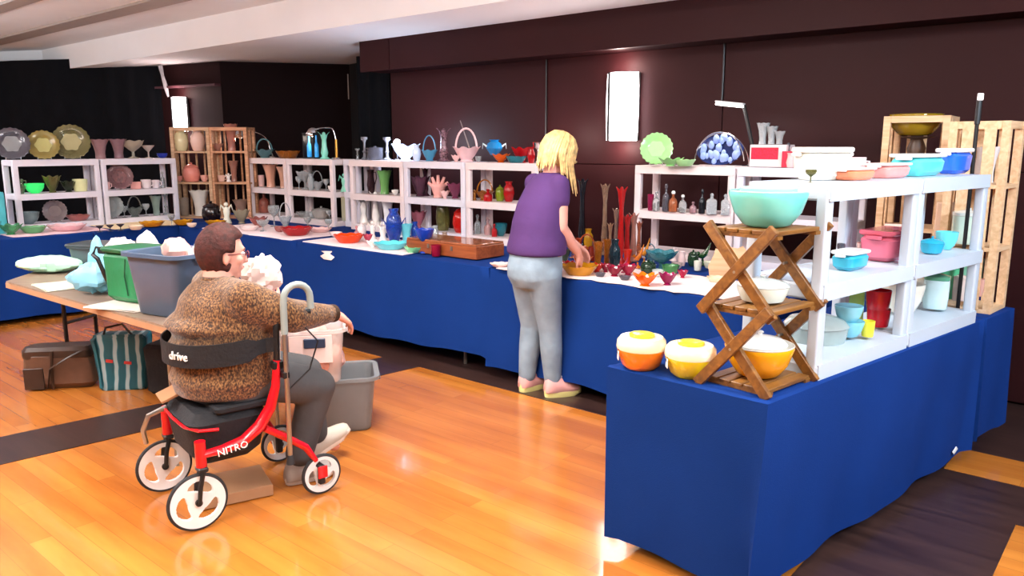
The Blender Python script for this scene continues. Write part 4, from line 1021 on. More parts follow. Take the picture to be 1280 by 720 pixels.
class Head:
    def __init__(s, c, ang, pitch=0.0, size=1.0):
        s.c = Vector(c); s.k = size
        s.M = Matrix.Rotation(ang, 3, 'Z') @ Matrix.Rotation(pitch, 3, 'Y')
    def P(s, x, y, z): return s.c + s.M @ (Vector((x, y, z)) * s.k)
    def skin(s, b, neck, neck_r=.055):
        k = s.k
        b.ball(s.P(-.008, 0, .02), .1 * k, 18, sc=(.93, .76, 1.02), rot=s.M)
        b.ball(s.P(.022, 0, -.035), .075 * k, 16, sc=(.88, .80, 1.05), rot=s.M)
        b.ball(s.P(.055, 0, -.085), .030 * k, 12, sc=(1, 1.2, .8), rot=s.M)
        b.caps(s.P(.082, 0, .012), .008 * k, s.P(.104, 0, -.022), .012 * k, 8)
        b.ball(s.P(.098, 0, -.026), .013 * k, 8, sc=(.9, 1.3, .8), rot=s.M)
        b.caps(s.P(.078, -.028, .03), .012 * k, s.P(.078, .028, .03), .012 * k, 8)
        b.caps(s.P(.078, -.018, -.055), .011 * k, s.P(.078, .018, -.055), .011 * k, 8)
        for sy in (-1, 1):
            b.ball(s.P(.058, sy * .042, -.018), .022 * k, 10, rot=s.M)
            b.ball(s.P(-.004, sy * .077, -.005), .028 * k, 10, sc=(.7, .32, 1.1), rot=s.M)
            b.ball(s.P(-.002, sy * .078, -.028), .014 * k, 8, sc=(.8, .6, 1), rot=s.M)
        b.caps(s.P(-.012, 0, -.05), neck_r * k, neck, neck_r * 1.12 * k, 16)
    def face(s, parent, base, iris='4a3a2a', lipc='b4625a'):
        for sy in (-1, 1):
            b = MB().ball(s.P(.076, sy * .031, .008) - base, .0125 * s.k, 10); e = b.build('eye', O('f2eeea', .1), parent)
            MB().ball(s.P(.0855, sy * .031, .008) - base, .0055 * s.k, 8).build('iris', O(iris, .1), e)
            MB().tube([s.P(.083, sy * .016, .029) - base, s.P(.086, sy * .032, .034) - base, s.P(.078, sy * .048, .028) - base], [.002, .003, .0015], 6).build('eyebrow', mat('brow', h('4a2c20'), .8), parent)
        MB().tube([s.P(.080, -.022, -.056) - base, s.P(.0895, -.008, -.052) - base, s.P(.0895, .008, -.052) - base, s.P(.080, .022, -.056) - base], [.002, .0045, .0045, .002], 8).build('lips', O(lipc, .35), parent)
    def cap(s, parent, base, m, thick=1.13, front=.42, low=-.55, n=44, lumps=.03, seed=1, zc=.02, name='hair'):
        rnd = random.Random(seed); vs = []; mm = 26
        for j in range(mm + 1):
            t = -PI / 2 + PI * j / mm
            for i in range(n):
                a = 2 * PI * i / n
                d = Vector((math.cos(a) * math.cos(t), math.sin(a) * math.cos(t), math.sin(t)))
                hid = 0.0
                fr = (d.x - front) / .22
                if d.z < .52: hid = max(hid, min(1, max(0, fr + (0.52 - d.z) * .6)))
                hid = max(hid, min(1, max(0, (low - d.z) / .16)))
                # clear the ears
                if abs(d.y) > .6 and -.5 < d.z < -.02 and d.x > -.12: hid = max(hid, .9)
                strand = lumps * (math.sin(a * 11 + 3 * math.sin(t * 3)) * .6 + math.sin(a * 23 + t * 6 + seed) * .4)
                r = (thick + strand) * (1 - hid) + .80 * hid
                vs.append(s.P(d.x * .093 * r - .008, d.y * .078 * r, d.z * .103 * r + zc) - base)
        fs = [(j * n + i, j * n + (i + 1) % n, (j + 1) * n + (i + 1) % n, (j + 1) * n + i) for j in range(mm) for i in range(n)]
        return MB().add(vs, fs).build(name, m, parent, ang=80)
def shoe(parent, base, heel, toe, upper, sole, pitch=0.0, L=None, label='shoe', wd=.047, hgt=.09, thick=.032, lace='f0f0f0'):
    heel, toe = Vector(heel), Vector(toe); d = toe - heel; L = L or d.length; ang = math.atan2(d.y, d.x)
    Mx = Matrix.Translation(heel - base) @ Matrix.Rotation(ang, 4, 'Z') @ Matrix.Rotation(-pitch, 4, 'Y')
    t = MB(); ol = []
    for i in range(24):
        a = 2 * PI * i / 24; x = .5 - .5 * math.cos(a); w = wd * (0.72 + .35 * x ** 1.2) * abs(math.sin(a)) ** .6 * (1 if math.sin(a) > 0 else -1)
        ol.append((x * L, w))
    vs = [(x, y, 0.0 + (.012 if x > L * .85 else 0)) for x, y in ol] + [(x * 1.02 - .003, y * 1.12, thick * .55) for x, y in ol] + [(x, y * 1.02, thick) for x, y in ol]
    fs = [tuple(range(24))[::-1], tuple(48 + i for i in range(24))] + [(l * 24 + i, l * 24 + (i + 1) % 24, (l + 1) * 24 + (i + 1) % 24, (l + 1) * 24 + i) for l in (0, 1) for i in range(24)]
    root = MB()
    secs = [(0.0, .55, .05), (.06, .8, .085), (.2, .9, .10), (.36, .9, .092), (.5, .95, .072), (.68, 1.02, .054), (.85, .92, .042), (.96, .6, .03), (1.0, .25, .02)]
    n = 16; uv = []
    for (x, w, hh) in secs:
        for i in range(n):
            a = 2 * PI * i / n; y = math.cos(a) * wd * w * (.95 + .1 * x); z = thick * .7 + max(0, math.sin(a)) * (hh * hgt / .09 - 0.0) + min(0, math.sin(a)) * .01
            uv.append((x * L, y, z))
    uf = [(j * n + i, (j + 1) * n + i, (j + 1) * n + (i + 1) % n, j * n + (i + 1) % n) for j in range(len(secs) - 1) for i in range(n)] + [tuple(range(n)), tuple((len(secs) - 1) * n + i for i in range(n))[::-1]]
    o = MB().add(uv, uf, Mx).build('shoe', upper, parent, ang=70)
    MB().add(vs, fs, Mx).build('sole', sole, o, ang=50)
    lb = MB()
    for k in range(4):
        x = (.42 + .07 * k) * L; z = thick * .7 + (.088 - .016 * k) * hgt / .09
        lb.tube([Mx @ Vector((x, -wd * .5, z - .012)), Mx @ Vector((x + .004, 0, z + .002)), Mx @ Vector((x, wd * .5, z - .012))], .003, 5)
    lb.build('laces', O(lace, .7), o)
    return o

# ---- the seated woman
SF = Vector((math.cos(R(39)), math.sin(R(39)), 0)); SL = Vector((-SF.y, SF.x, 0))
RO = Vector((-1.215, 3.32, 0))
def rw(x, y, z): return RO + SF * x + SL * y + Vector((0, 0, z))
SB = rw(0, 0, .50)
seated = thing('person', 'seated woman with short auburn hair, glasses and brown speckled sweater on a red walker', 'person', SB)
def leopard():
    m = bpy.data.materials.new('speckled_sweater'); m.use_nodes = True; nt = m.node_tree; b = nt.nodes['Principled BSDF']
    tc = nt.nodes.new('ShaderNodeTexCoord'); n1 = nt.nodes.new('ShaderNodeTexNoise'); n1.inputs['Scale'].default_value = 150; n1.inputs['Detail'].default_value = 3
    mp = nt.nodes.new('ShaderNodeMapping'); mp.inputs['Scale'].default_value = (1, 1, .6)
    rp = nt.nodes.new('ShaderNodeValToRGB'); e = rp.color_ramp.elements
    e[0].position = .38; e[0].color = h('2c1a0e') + (1,); e[1].position = .66; e[1].color = h('8e683e') + (1,)
    k = e.new(.5); k.color = h('5e3c20') + (1,)
    nt.links.new(tc.outputs['Object'], mp.inputs[0]); nt.links.new(mp.outputs[0], n1.inputs['Vector']); nt.links.new(n1.outputs['Fac'], rp.inputs['Fac']); nt.links.new(rp.outputs[0], b.inputs['Base Color'])
    b.inputs['Roughness'].default_value = .95; b.inputs['Sheen Weight'].default_value = .25
    n2 = nt.nodes.new('ShaderNodeTexNoise'); n2.inputs['Scale'].default_value = 9; n2.inputs['Detail'].default_value = 5
    bp = nt.nodes.new('ShaderNodeBump'); bp.inputs['Strength'].default_value = .6; bp.inputs['Distance'].default_value = .03
    nt.links.new(tc.outputs['Object'], n2.inputs['Vector']); nt.links.new(n2.outputs['Fac'], bp.inputs['Height']); nt.links.new(bp.outputs['Normal'], b.inputs['Normal'])
    return m
M_SWEAT = leopard()
M_PANTS = mat('grey_trousers', h('4a4a4c'), .85, var=.1, bump=.5, bscale=14)
ra = math.atan2(SL.y, SL.x)
hd = Head(rw(-.015, .03, 1.085), R(34), R(6), .98)
shR, shL = rw(-.01, -.185, .915), rw(-.01, .24, .915)
elR, wrR = rw(.18, -.225, .825), rw(.41, -.13, .795)
elL, wrL = rw(.12, .30, .70), rw(.25, .17, .80)
kR, aR = rw(.335, -.09, .455), rw(.235, -.055, .10)
kL, aL = rw(.38, .14, .46), rw(.41, .12, .11)
b = MB()
hd.skin(b, rw(-.04, .03, .97), .062)
def tor(b, g=0.0):
    b.loft([(rw(-.02, .03, .46), .10 + g, .10 + g, ra), (rw(-.03, .03, .50), .235 + g, .215 + g, ra), (rw(-.03, .03, .58), .25 + g, .225 + g, ra), (rw(-.02, .03, .64), .235 + g, .215 + g, ra), (rw(-.02, .03, .72), .245 + g, .22 + g, ra), (rw(-.025, .03, .82), .25 + g, .195 + g, ra), (rw(-.04, .03, .90), .225 + g, .155 + g, ra), (rw(-.045, .03, .955), .155 + g, .11 + g, ra), (rw(-.04, .03, .985), .075 + g, .075 + g, ra)])
tor(b, -.02)
for S_, E_, W_ in ((shR, elR, wrR), (shL, elL, wrL)):
    b.caps(S_, .06, E_, .045, 12); b.caps(E_, .045, W_, .028, 12)
add_hand(b, wrR + (wrR - elR).normalized() * .01, (wrR - elR).normalized() + Vector((0.1, .1, -.55)), Vector((.2, -.35, .9)), -1, 1.05, .32)
add_hand(b, wrL, Vector((-.35, .0, .9)), Vector((.5, -.6, 0)), 1, 1.0, .45)
for hp, K, A_ in ((rw(.05, -.09, .53), kR, aR), (rw(.05, .13, .53), kL, aL)):
    b.caps(hp, .085, K, .06, 12); b.caps(K, .055, A_, .035, 12); b.caps(A_, .034, A_ + SF * .1 - Vector((0, 0, .055)), .026, 10)
remeshed(b, 'body', M_SKIN, seated, .0065, 3, .5, SB)
b = MB(); tor(b, .004)
b.caps(shR, .088, elR, .07, 16); b.caps(elR, .07, elR.lerp(wrR, .5), .058, 16); b.caps(elR.lerp(wrR, .45), .06, elR.lerp(wrR, .93), .042, 16)
b.caps(shL, .085, elL, .07, 16); b.caps(elL, .07, elL.lerp(wrL, .85), .048, 16)
b.caps(shR, .085, rw(-.05, .03, .93), .075, 16); b.caps(shL, .085, rw(-.05, .03, .93), .075, 16)
for k, z in enumerate((.565, .80, .70)):      # soft rolls in the knit
    b.loft([(rw(-.03, .03, z - .03), .24, .215, ra), (rw(-.035, .03, z), .262, .238, ra), (rw(-.03, .03, z + .03), .24, .215, ra)])
sw = remeshed(b, 'sweater', M_SWEAT, seated, .012, 7, .5, SB)
b = MB(); c_ = elR.lerp(wrR, .9); b.tube([c_, c_ + (wrR - elR).normalized() * .03], .041, 14); b.v = [tuple(Vector(v) - SB) for v in b.v]
b.build('cuff', mat('dark_fur_cuff', h('3a281a'), .95, bump=.8, bscale=60), sw)
b = MB(); b.tube(arc((0, 0, 0), .062, 0, 2 * PI, 20, 'xy')[:-1], .013, 8, closed=True)
b.v = [tuple(Vector(v) + rw(-.042, .03, .985) - SB) for v in b.v]; b.build('collar', M_SWEAT, sw)
b = MB()
b.loft([(rw(0, .02, .47), .21, .20, ra), (rw(0, .02, .52), .23, .22, ra), (rw(0, .02, .58), .22, .2, ra)])
for hp, K, A_ in ((rw(.05, -.09, .55), kR, aR), (rw(.05, .13, .55), kL, aL)):
    b.caps(hp, .105, K, .085, 18); b.caps(K, .083, K.lerp(A_, .55), .07, 16); b.caps(K.lerp(A_, .5), .072, K.lerp(A_, .88), .066, 16)
remeshed(b, 'trousers', M_PANTS, seated, .012, 6, .5, SB)
SHG = O('a8a29c', .7); SHS = O('d8d2cc', .6)
shoe(seated, SB, aR - SF * .06 - Vector((0, 0, aR.z)) + Vector((0, 0, .004)), aR + SF * .20 - Vector((0, 0, aR.z)) + Vector((0, 0, .004)), SHG, SHS, wd=.052, hgt=.095)
shoe(seated, SB, aL - SF * .05 - Vector((0, 0, aL.z - .012)), aL + SF * .20 - Vector((0, 0, aL.z - .012)), O('c8beb0', .7), O('eadfd2', .6), pitch=R(24), wd=.052, hgt=.095, L=.26)
hd.face(seated, SB)
hd.cap(seated, SB, mat('auburn_hair', h('3c140f'), .75, var=.5, scale=40, bump=.5, bscale=70), 1.17, .40, -.78, seed=3)
b = MB()       # glasses
for sy in (-1, 1):
    ring = [hd.P(.099, sy * .033 + .021 * math.cos(a), .006 + .017 * math.sin(a)) - SB for a in [2 * PI * i / 14 for i in range(14)]]
    b.tube(ring, .0022, 6, closed=True)
    b.tube([hd.P(.099, sy * .054, .010) - SB, hd.P(.05, sy * .078, .012) - SB, hd.P(.0, sy * .083, .006) - SB], .002, 6)
b.tube([hd.P(.099, -.012, .01) - SB, hd.P(.103, 0, .012) - SB, hd.P(.099, .012, .01) - SB], .002, 6)
b.build('glasses', O('6a2028', .3), seated)
b = MB(); b.tube([rw(.40, -.15, .80) - SB + Vector((.0, 0, 0)), wrR - SB], .034, 12)
# wrapping paper held in her far hand
def crumple(name, c, size, m, label, cat='paper', seed=0, n=18, sq=(1, 1, 1), amp=.35):
    rnd = random.Random(seed); b = MB(); b.ball((0, 0, 0), size, n, sc=sq)
    f = [(Vector((rnd.gauss(0, 1), rnd.gauss(0, 1), rnd.gauss(0, 1))).normalized(), rnd.uniform(3, 9), rnd.uniform(0, 6)) for _ in range(7)]
    vs = []
    for v in b.v:
        v = Vector(v); d = v.normalized() if v.length else v; k = 1.0
        for dir_, fr, ph in f: k += amp / 3.2 * abs(math.sin(d.dot(dir_) * fr + ph)) * 1.0 - amp / 7
        k += rnd.uniform(-.06, .06) * amp * 2
        vs.append(tuple(v * k))
    zmin = min(v[2] for v in vs); b.v = [(v[0], v[1], v[2] - zmin) for v in vs]
    o = b.build(name, m, ang=25); o.location = c
    return tag(o, label, cat)
PAPER = O('f3dcd6', .8)
crumple('wrapping_paper', wrL + Vector((-.035, -.015, .045)), .062, PAPER, 'crumpled pale pink wrapping paper held up before the seated woman\'s chin', seed=5, n=26, sq=(1.1, .8, 1.1), amp=.6)

# ---- rollator walker
wk = thing('rollator', 'red four-wheeled walker with black seat bag and white spoked wheels', 'walker', RO, R(39))
def wheel(parent, c, rad, name='wheel'):
    t = bpy.data.objects.new(name, None); t.empty_display_size = .05; COL.objects.link(t); t.parent = parent; t.location = c
    t.rotation_euler = (PI / 2, 0, 0)
    MB().tube([(math.cos(a) * (rad - .009), math.sin(a) * (rad - .009), 0) for a in [2 * PI * i / 40 for i in range(40)]], .0095, 8, closed=True).build('tyre', M_RUBBER, t)
    n, mr = 210, 44; vs = []; fs = []; ri, ro_ = .012, rad - .012
    for j in range(mr + 1):
        r = ri + (ro_ - ri) * j / mr
        for i in range(n): a = 2 * PI * (i / n); vs.append((r * math.cos(a + .5 * j / mr), r * math.sin(a + .5 * j / mr), 0))
    for j in range(mr):
        for i in range(n):
            ph = ((i + .5) / n * 3) % 1.0; u = (j + .5) / mr
            wid = .40 * math.sin(min(1, max(0, (u - .28) / .52)) * PI) ** .6 if .28 < u < .80 else 0
            if abs(ph - .5) < wid: continue
            fs.append((j * n + i, j * n + (i + 1) % n, (j + 1) * n + (i + 1) % n, (j + 1) * n + i))
    o = MB().add(vs, fs).build('rim', M_WHITEP, t, smooth=False); s = o.modifiers.new('solid', 'SOLIDIFY'); s.thickness = .018; s.offset = 0
    MB().tube([(0, 0, -.022), (0, 0, .022)], .014, 14).build('hub', M_BLKP, t)
    return t
TR = .235
for sy in (-1, 1):
    wheel(wk, (-.27, sy * TR, .122), .122)
    wheel(wk, (.27, sy * TR, .094), .094)
    # fork of the big caster
    b = MB()
    for o_ in (-.026, .026): b.tube([(-.27, sy * TR + o_, .122), (-.262, sy * TR + o_, .19), (-.245, sy * TR + o_ * .8, .252)], [.009, .010, .010], 8)
    b.rbox((-.245, sy * TR, .258), (.04, .06, .02), .008); b.build('fork', M_BLKP, wk)
    MB().tube([(-.245, sy * TR, .268), (-.245, sy * TR, .375)], .022, 14).build('caster_head', M_RED, wk)
    fr = MB().tube([(-.245, sy * TR, .315), (-.16, sy * TR, .318), (-.07, sy * (TR + .002), .335), (.0, sy * (TR + .006), .385), (.05, sy * (TR + .012), .46), (.075, sy * (TR + .018), .55), (.085, sy * (TR + .02), .66)], [.021, .026, .031, .034, .031, .026, .021], 14, flat=.7).build('side_frame', M_RED, wk)
    MB().rbox((.085, sy * (TR + .02), .64), (.048, .04, .035), .008).build('clamp', M_BLKP, fr)
    MB().tube([(.02, sy * (TR + .004), .37), (.10, sy * (TR + .002), .315), (.20, sy * TR, .24), (.245, sy * TR, .165)], [.022, .024, .024, .018], 12, flat=.7).build('rear_strut', M_RED, wk)
    MB().rbox((.262, sy * (TR - .0), .10), (.03, .062, .09), .008).build('axle_bracket', M_BLKP, wk)
    MB().rbox((.262, sy * (TR + .034), .115), (.045, .008, .055), .004).build('brake_cover', M_RED, wk)
    MB().tube([(.085, sy * (TR + .02), .655), (.09, sy * (TR + .02), .80)], .013, 10).build('handle_post', M_BLKP, wk)
    g = MB().tube([(.09, sy * (TR + .02), .79), (.10, sy * (TR + .02), .835), (.14, sy * (TR + .02), .852), (.24, sy * (TR + .02), .85)], [.016, .018, .02, .018], 10).build('hand_grip', M_BLKP, wk)
    MB().tube([(.12, sy * (TR + .02), .80), (.16, sy * (TR + .02), .775), (.22, sy * (TR + .02), .79), (.245, sy * (TR + .02), .82)], .007, 8).build('brake_lever', M_BLKP, g)
    MB().tube([(.20, sy * (TR + .03), .80), (.26, sy * (TR + .05), .72), (.22, sy * (TR + .04), .60), (.12, sy * (TR + .03), .52)], .004, 6).build('brake_cable', M_BLKP, wk)
for x in (-.05, .03): MB().tube([(x, -TR + .01, .36 + x), (x + .03, 0, .33 + x), (x, TR - .01, .36 + x)], .012, 8).build('cross_brace', M_BLKP, wk)
MB().rbox((-.03, 0, .470), (.27, .42, .03), .03).build('seat', M_BLACK, wk)
bag = MB().rbox((-.10, 0, .345), (.35, .42, .235), .07, taper=.80, n=6).build('seat_bag', M_BLACK, wk)
MB().tube([(-.276, .15, .425), (-.279, 0, .415), (-.272, -.13, .41), (-.235, -.200, .405), (-.16, -.216, .40)], .007, 6).build('red_zip', M_RED, bag)
MB().tube([(-.268, .12, .43), (-.34, .14, .40), (-.36, .17, .33), (-.345, .2, .26)], .011, 8).build('curved_bar', M_METAL, wk)
# back belt
bp_ = []
for i in range(25):
    a = R(-100) - R(160) * i / 24
    bp_.append((.02 + .285 * math.cos(a) * 1.03 - .0, -.285 * math.sin(a) * -1.0 * -1.0, 0))
belt_pts = [(.085, -.262)] + [(-.03 + .252 * math.cos(a), .022 + .268 * math.sin(a)) for a in [R(-72) - R(216) * i / 24 for i in range(25)]] + [(.085, .262)]
vs = []; fs = []
for i, (x, y) in enumerate(belt_pts):
    g = i / (len(belt_pts) - 1); zc_b = .70 + .03 * (abs(g - .5) * 2) ** 2; hw = .048 if 2 < i < len(belt_pts) - 3 else .03
    for k in range(4): vs.append((x * (1 if k in (0, 3) else 1.02), y * (1 if k in (0, 3) else 1.03), zc_b + (hw if k in (0, 1) else -hw)))
for i in range(len(belt_pts) - 1):
    for k in range(4): fs.append((i * 4 + k, i * 4 + (k + 1) % 4, i * 4 + 4 + (k + 1) % 4, i * 4 + 4 + k))
fs += [(0, 1, 2, 3), tuple(len(vs) - 4 + k for k in (3, 2, 1, 0))]
belt = MB().add(vs, fs).build('back_belt', M_BLACK, wk, ang=50)
ta = R(206)
text_mesh('drive', .05, O('f4f4f4', .5), wk, (-.03 + .262 * math.cos(ta), .022 + .283 * math.sin(ta), .702), (PI / 2, 0, ta + PI / 2), ext=.003)
text_mesh('NITRO', .042, O('f4f0f0', .5), wk, (-.125, -TR - .0305, .322), (PI / 2, R(-6), 0), ext=.003)
# cane clipped to the walker
cn = thing('cane', 'grey metal walking cane with a hooked handle clipped to the red walker', 'cane', rw(.105, -.295, 0), R(39))
MB().tube([(0, 0, .225), (.004, 0, .78)], .0105, 12).build('shaft', M_METAL, cn)
MB().tube([(.004, 0, .775), (.005, 0, .90)] + arc((.065, 0, .92), .058, PI, 0, 10, 'xz') + [(.125, 0, .87)], .0145, 12).build('hook_handle', mat('foam_grey', h('8f9a96'), .45), cn)
MB().tube([(0, 0, .205), (0, 0, .245)], [.018, .013], 12).build('rubber_tip', M_RUBBER, cn)
MB().rbox((0, .02, .60), (.03, .06, .03), .006).build('clip', M_BLKP, cn)

# ---- the standing woman
WF = Vector((math.cos(R(36)), math.sin(R(36)), 0)); WL = Vector((-WF.y, WF.x, 0)); wa = math.atan2(WL.y, WL.x)
WB = Vector((.16, 4.72, 0))
wom = thing('person', 'standing woman with blonde hair, purple t-shirt and light jeans reaching over the glass', 'person', WB)
def wv(x, y, z, c=(0.150, 4.70)): return Vector((c[0], c[1], 0)) + WF * x + WL * y + Vector((0, 0, z))
nk = wv(.115, 0, 1.395)
wh = Head(wv(.150, -.01, 1.490), R(26), R(24), .98)
sR, sL = wv(.075, -.118, 1.315), wv(.085, .138, 1.315)
eR, wR = wv(.062, -.150, 1.065), wv(.235, -.105, .90)
eL, wL_ = wv(.19, .19, 1.08), wv(.36, .06, .92)
b = MB(); wh.skin(b, nk, .052)
def wt(b, g=0.0):
    b.loft([(wv(0, 0, .80), .165 + g, .13 + g, wa), (wv(0, 0, .90), .185 + g, .155 + g, wa), (wv(.01, 0, 1.0), .178 + g, .152 + g, wa), (wv(.015, 0, 1.10), .165 + g, .14 + g, wa), (wv(.035, 0, 1.20), .155 + g, .125 + g, wa), (wv(.065, 0, 1.29), .138 + g, .10 + g, wa), (wv(.088, 0, 1.355), .10 + g, .072 + g, wa), (wv(.10, 0, 1.385), .055 + g, .05 + g, wa)])
wt(b, -.012)
for S_, E_, W_ in ((sR, eR, wR), (sL, eL, wL_)):
    b.caps(S_, .055, E_, .042, 14); b.caps(E_, .041, E_.lerp(W_, .35), .040, 14); b.caps(E_.lerp(W_, .3), .040, W_, .027, 14)
add_hand(b, wR, (wR - eR).normalized() + Vector((.0, .1, -.35)), Vector((.3, -.6, .7)), 1, 1.0, .42)
add_hand(b, wL_, (wL_ - eL).normalized() + Vector((.0, 0, -.2)), Vector((-.2, .4, .8)), -1, 1.0, .4)
fR, fL = Vector((.285, 4.70, 0)), Vector((.105, 4.80, 0))
hR, hL = wv(-.01, -.085, .78), wv(-.01, .085, .78)
kR2, kL2 = Vector((.235, 4.675, .44)), Vector((.125, 4.79, .44))
aR2, aL2 = Vector((.255, 4.70, .10)), Vector((.095, 4.80, .10))
for hp, K, A_ in ((hR, kR2, aR2), (hL, kL2, aL2)):
    b.caps(hp, .09, K, .055, 12); b.caps(K, .055, A_, .036, 12); b.caps(A_, .034, A_ + WF * .08 - Vector((0, 0, .05)), .026, 8)
remeshed(b, 'body', M_SKIN, wom, .0075, 3, .5, WB)
b = MB(); wt(b, .012); b.v = [v for v in b.v]
b.v = [(v[0], v[1], max(v[2], .90)) for v in b.v]
b.loft([(wv(-.005, 0, .905), .198, .172, wa), (wv(0, 0, .95), .198, .172, wa), (wv(.01, 0, 1.02), .186, .162, wa)])
b.caps(sR, .064, sR.lerp(eR, .36), .062, 18); b.caps(sL, .064, sL.lerp(eL, .36), .062, 18); b.caps(sR, .058, sL, .058, 18)
remeshed(b, 't_shirt', mat('purple_cotton', h('4a2a62'), .85, var=.08, scale=4, bump=.7, bscale=9), wom, .011, 7, .5, WB)
b = MB()
b.loft([(wv(-.01, 0, .70), .155, .13, wa), (wv(-.015, 0, .76), .18, .158, wa), (wv(-.015, 0, .82), .18, .163, wa), (wv(-.005, 0, .92), .172, .148, wa)])
for hp, K, A_ in ((hR, kR2, aR2), (hL, kL2, aL2)):
    b.caps(hp + WF * .0, .108, K, .072, 18); b.caps(K, .072, K.lerp(A_, .4), .07, 16); b.caps(K.lerp(A_, .4), .07, A_.lerp(K, .02), .055, 16)
jn = remeshed(b, 'jeans', mat('light_denim', h('8497a6'), .85, var=.18, scale=7, bump=.6, bscale=16), wom, .011, 4, .5, WB)
SHP = O('e8aca8', .7); SOY = O('e8dc90', .6)
shoe(wom, WB, (.205, 4.665, .003), (.43, 4.755, .003), SHP, SOY, wd=.054, hgt=.105, thick=.052, lace='fff6f2')
shoe(wom, WB, (.055, 4.765, .003), (.225, 4.92, .003), SHP, SOY, wd=.054, hgt=.105, thick=.052, lace='fff6f2')
wh.face(wom, WB, '4a6a80', 'c0706a')
M_BLOND = mat('blonde_hair', h('d9b578'), .45, var=.35, scale=35, bump=.5, bscale=60)
hc = wh.cap(wom, WB, M_BLOND, 1.17, .50, -.80, seed=8, lumps=.035)
b = MB(); rnd = random.Random(4)
def lock(a0, L, r, z_drop, outx=0.0, start=.75, fwd=0.0):
    # a0: angle round the head (0 = forward), follows the skull then falls
    pts = []
    for k in range(7):
        f = k / 6; t = R(80) - R(95) * min(1, f * 1.7)
        if f * 1.7 <= 1: p = wh.P(math.cos(a0) * math.cos(t) * .112 - .008, math.sin(a0) * math.cos(t) * .096, math.sin(t) * .122 + .02)
        else:
            q = wh.P(math.cos(a0) * .108 - .008, math.sin(a0) * .094, -.01); g = (f * 1.7 - 1) / .7
            p = q + Vector((0, 0, -z_drop * g)) + WF * (fwd * g) + WF * (math.cos(a0) * .01 * g)
        pts.append(p - WB)
    b.tube(pts, [r * .5, r, r * 1.1, r, r * .9, r * .7, r * .2], 7)
for k in range(46):
    a = R(62) + R(236) * k / 45 + rnd.uniform(-.04, .04); lock(a, 0, rnd.uniform(.010, .014), rnd.uniform(.085, .125) if abs(a - PI) < 1.3 else rnd.uniform(.07, .16), fwd=-.02 if abs(a - PI) < 1.2 else .02)
for a in (R(-58), R(-66), R(-74), R(-50)): lock(a, 0, .011, rnd.uniform(.16, .22), fwd=.045)
for a in (R(-35), R(-20), R(0), R(20), R(35)): lock(a, 0, .012, .0, fwd=.03)
b.build('hair_locks', M_BLOND, hc, ang=80)
# ---------------------------------------------------------------- lamps on the racks
def gooseneck(base, pts, head, label, gold=False):
    t = thing('gooseneck_lamp', label, 'lamp', base, 0, 'gooseneck lamps on the racks')
    L = [Vector(p) - Vector(base) for p in pts]; hv = Vector(head) - Vector(base)
    MB().lathe([(.001, 0), (.05, 0), (.05, .012), (.012, .02), (.001, .02)], 20).build('base', M_CHROME, t)
    MB().tube([(0, 0, .01), L[0] * .5, L[0]], .013, 10).build('stem', mat('brass', h('c89040'), .3, .8) if gold else M_CHROME, t)
    n = 12; pp = []
    P_ = [L[0]] + L[1:] + [hv]
    for i in range(len(P_) - 1):
        p0, p1, p2, p3 = P_[max(0, i - 1)], P_[i], P_[i + 1], P_[min(len(P_) - 1, i + 2)]
        for k in range(5):
            u = k / 5; pp.append(0.5 * ((2 * p1) + (p2 - p0) * u + (2 * p0 - 5 * p1 + 4 * p2 - p3) * u * u + (3 * p1 - p0 - 3 * p2 + p3) * u ** 3))
    pp.append(hv)
    MB().tube(pp, .006, 8).build('neck', M_CHROME, t)
    MB().lathe([(.001, .075), (.02, .073), (.045, .06), (.065, .03), (.072, 0), (.068, -.012), (.064, -.01), (.06, .02), (.001, .05)], 24, M=Matrix.Translation(hv - Vector((0, 0, .055)))).build('shade', M_CHROME, t)
    MB().ball(hv - Vector((0, 0, .045)), .028, 10).build('bulb', mat('bulb_glow', (1, .85, .75), emit=6), t)
    l = bpy.data.lights.new('lamp_light', 'POINT'); l.energy = 2.2; l.color = (1, .82, .7); l.shadow_soft_size = .03
    o = bpy.data.objects.new('lamp_light', l); COL.objects.link(o); o.parent = t; o.location = hv - Vector((0, 0, .085))
    return t
z0 = 1.409
b1 = st(rayx := -7.62, 4.90, z0)
def Lw(px, z, t): return on_line(px, z, st(0, t), DU)
gooseneck(Lw(341, z0, 4.93), [Lw(338, 1.50, 4.93), Lw(332, 1.62, 4.93), Lw(318, 1.685, 4.9)], Lw(300, 1.69, 4.85), 'chrome gooseneck lamp arching over the right crate rack')
gooseneck(Lw(421, z0, 4.93), [Lw(420, 1.60, 4.93), Lw(416, 1.70, 4.93), Lw(406, 1.715, 4.9)], Lw(391, 1.70, 4.88), 'gooseneck lamp with gold stem beside the mint vase and blue bottles', True)
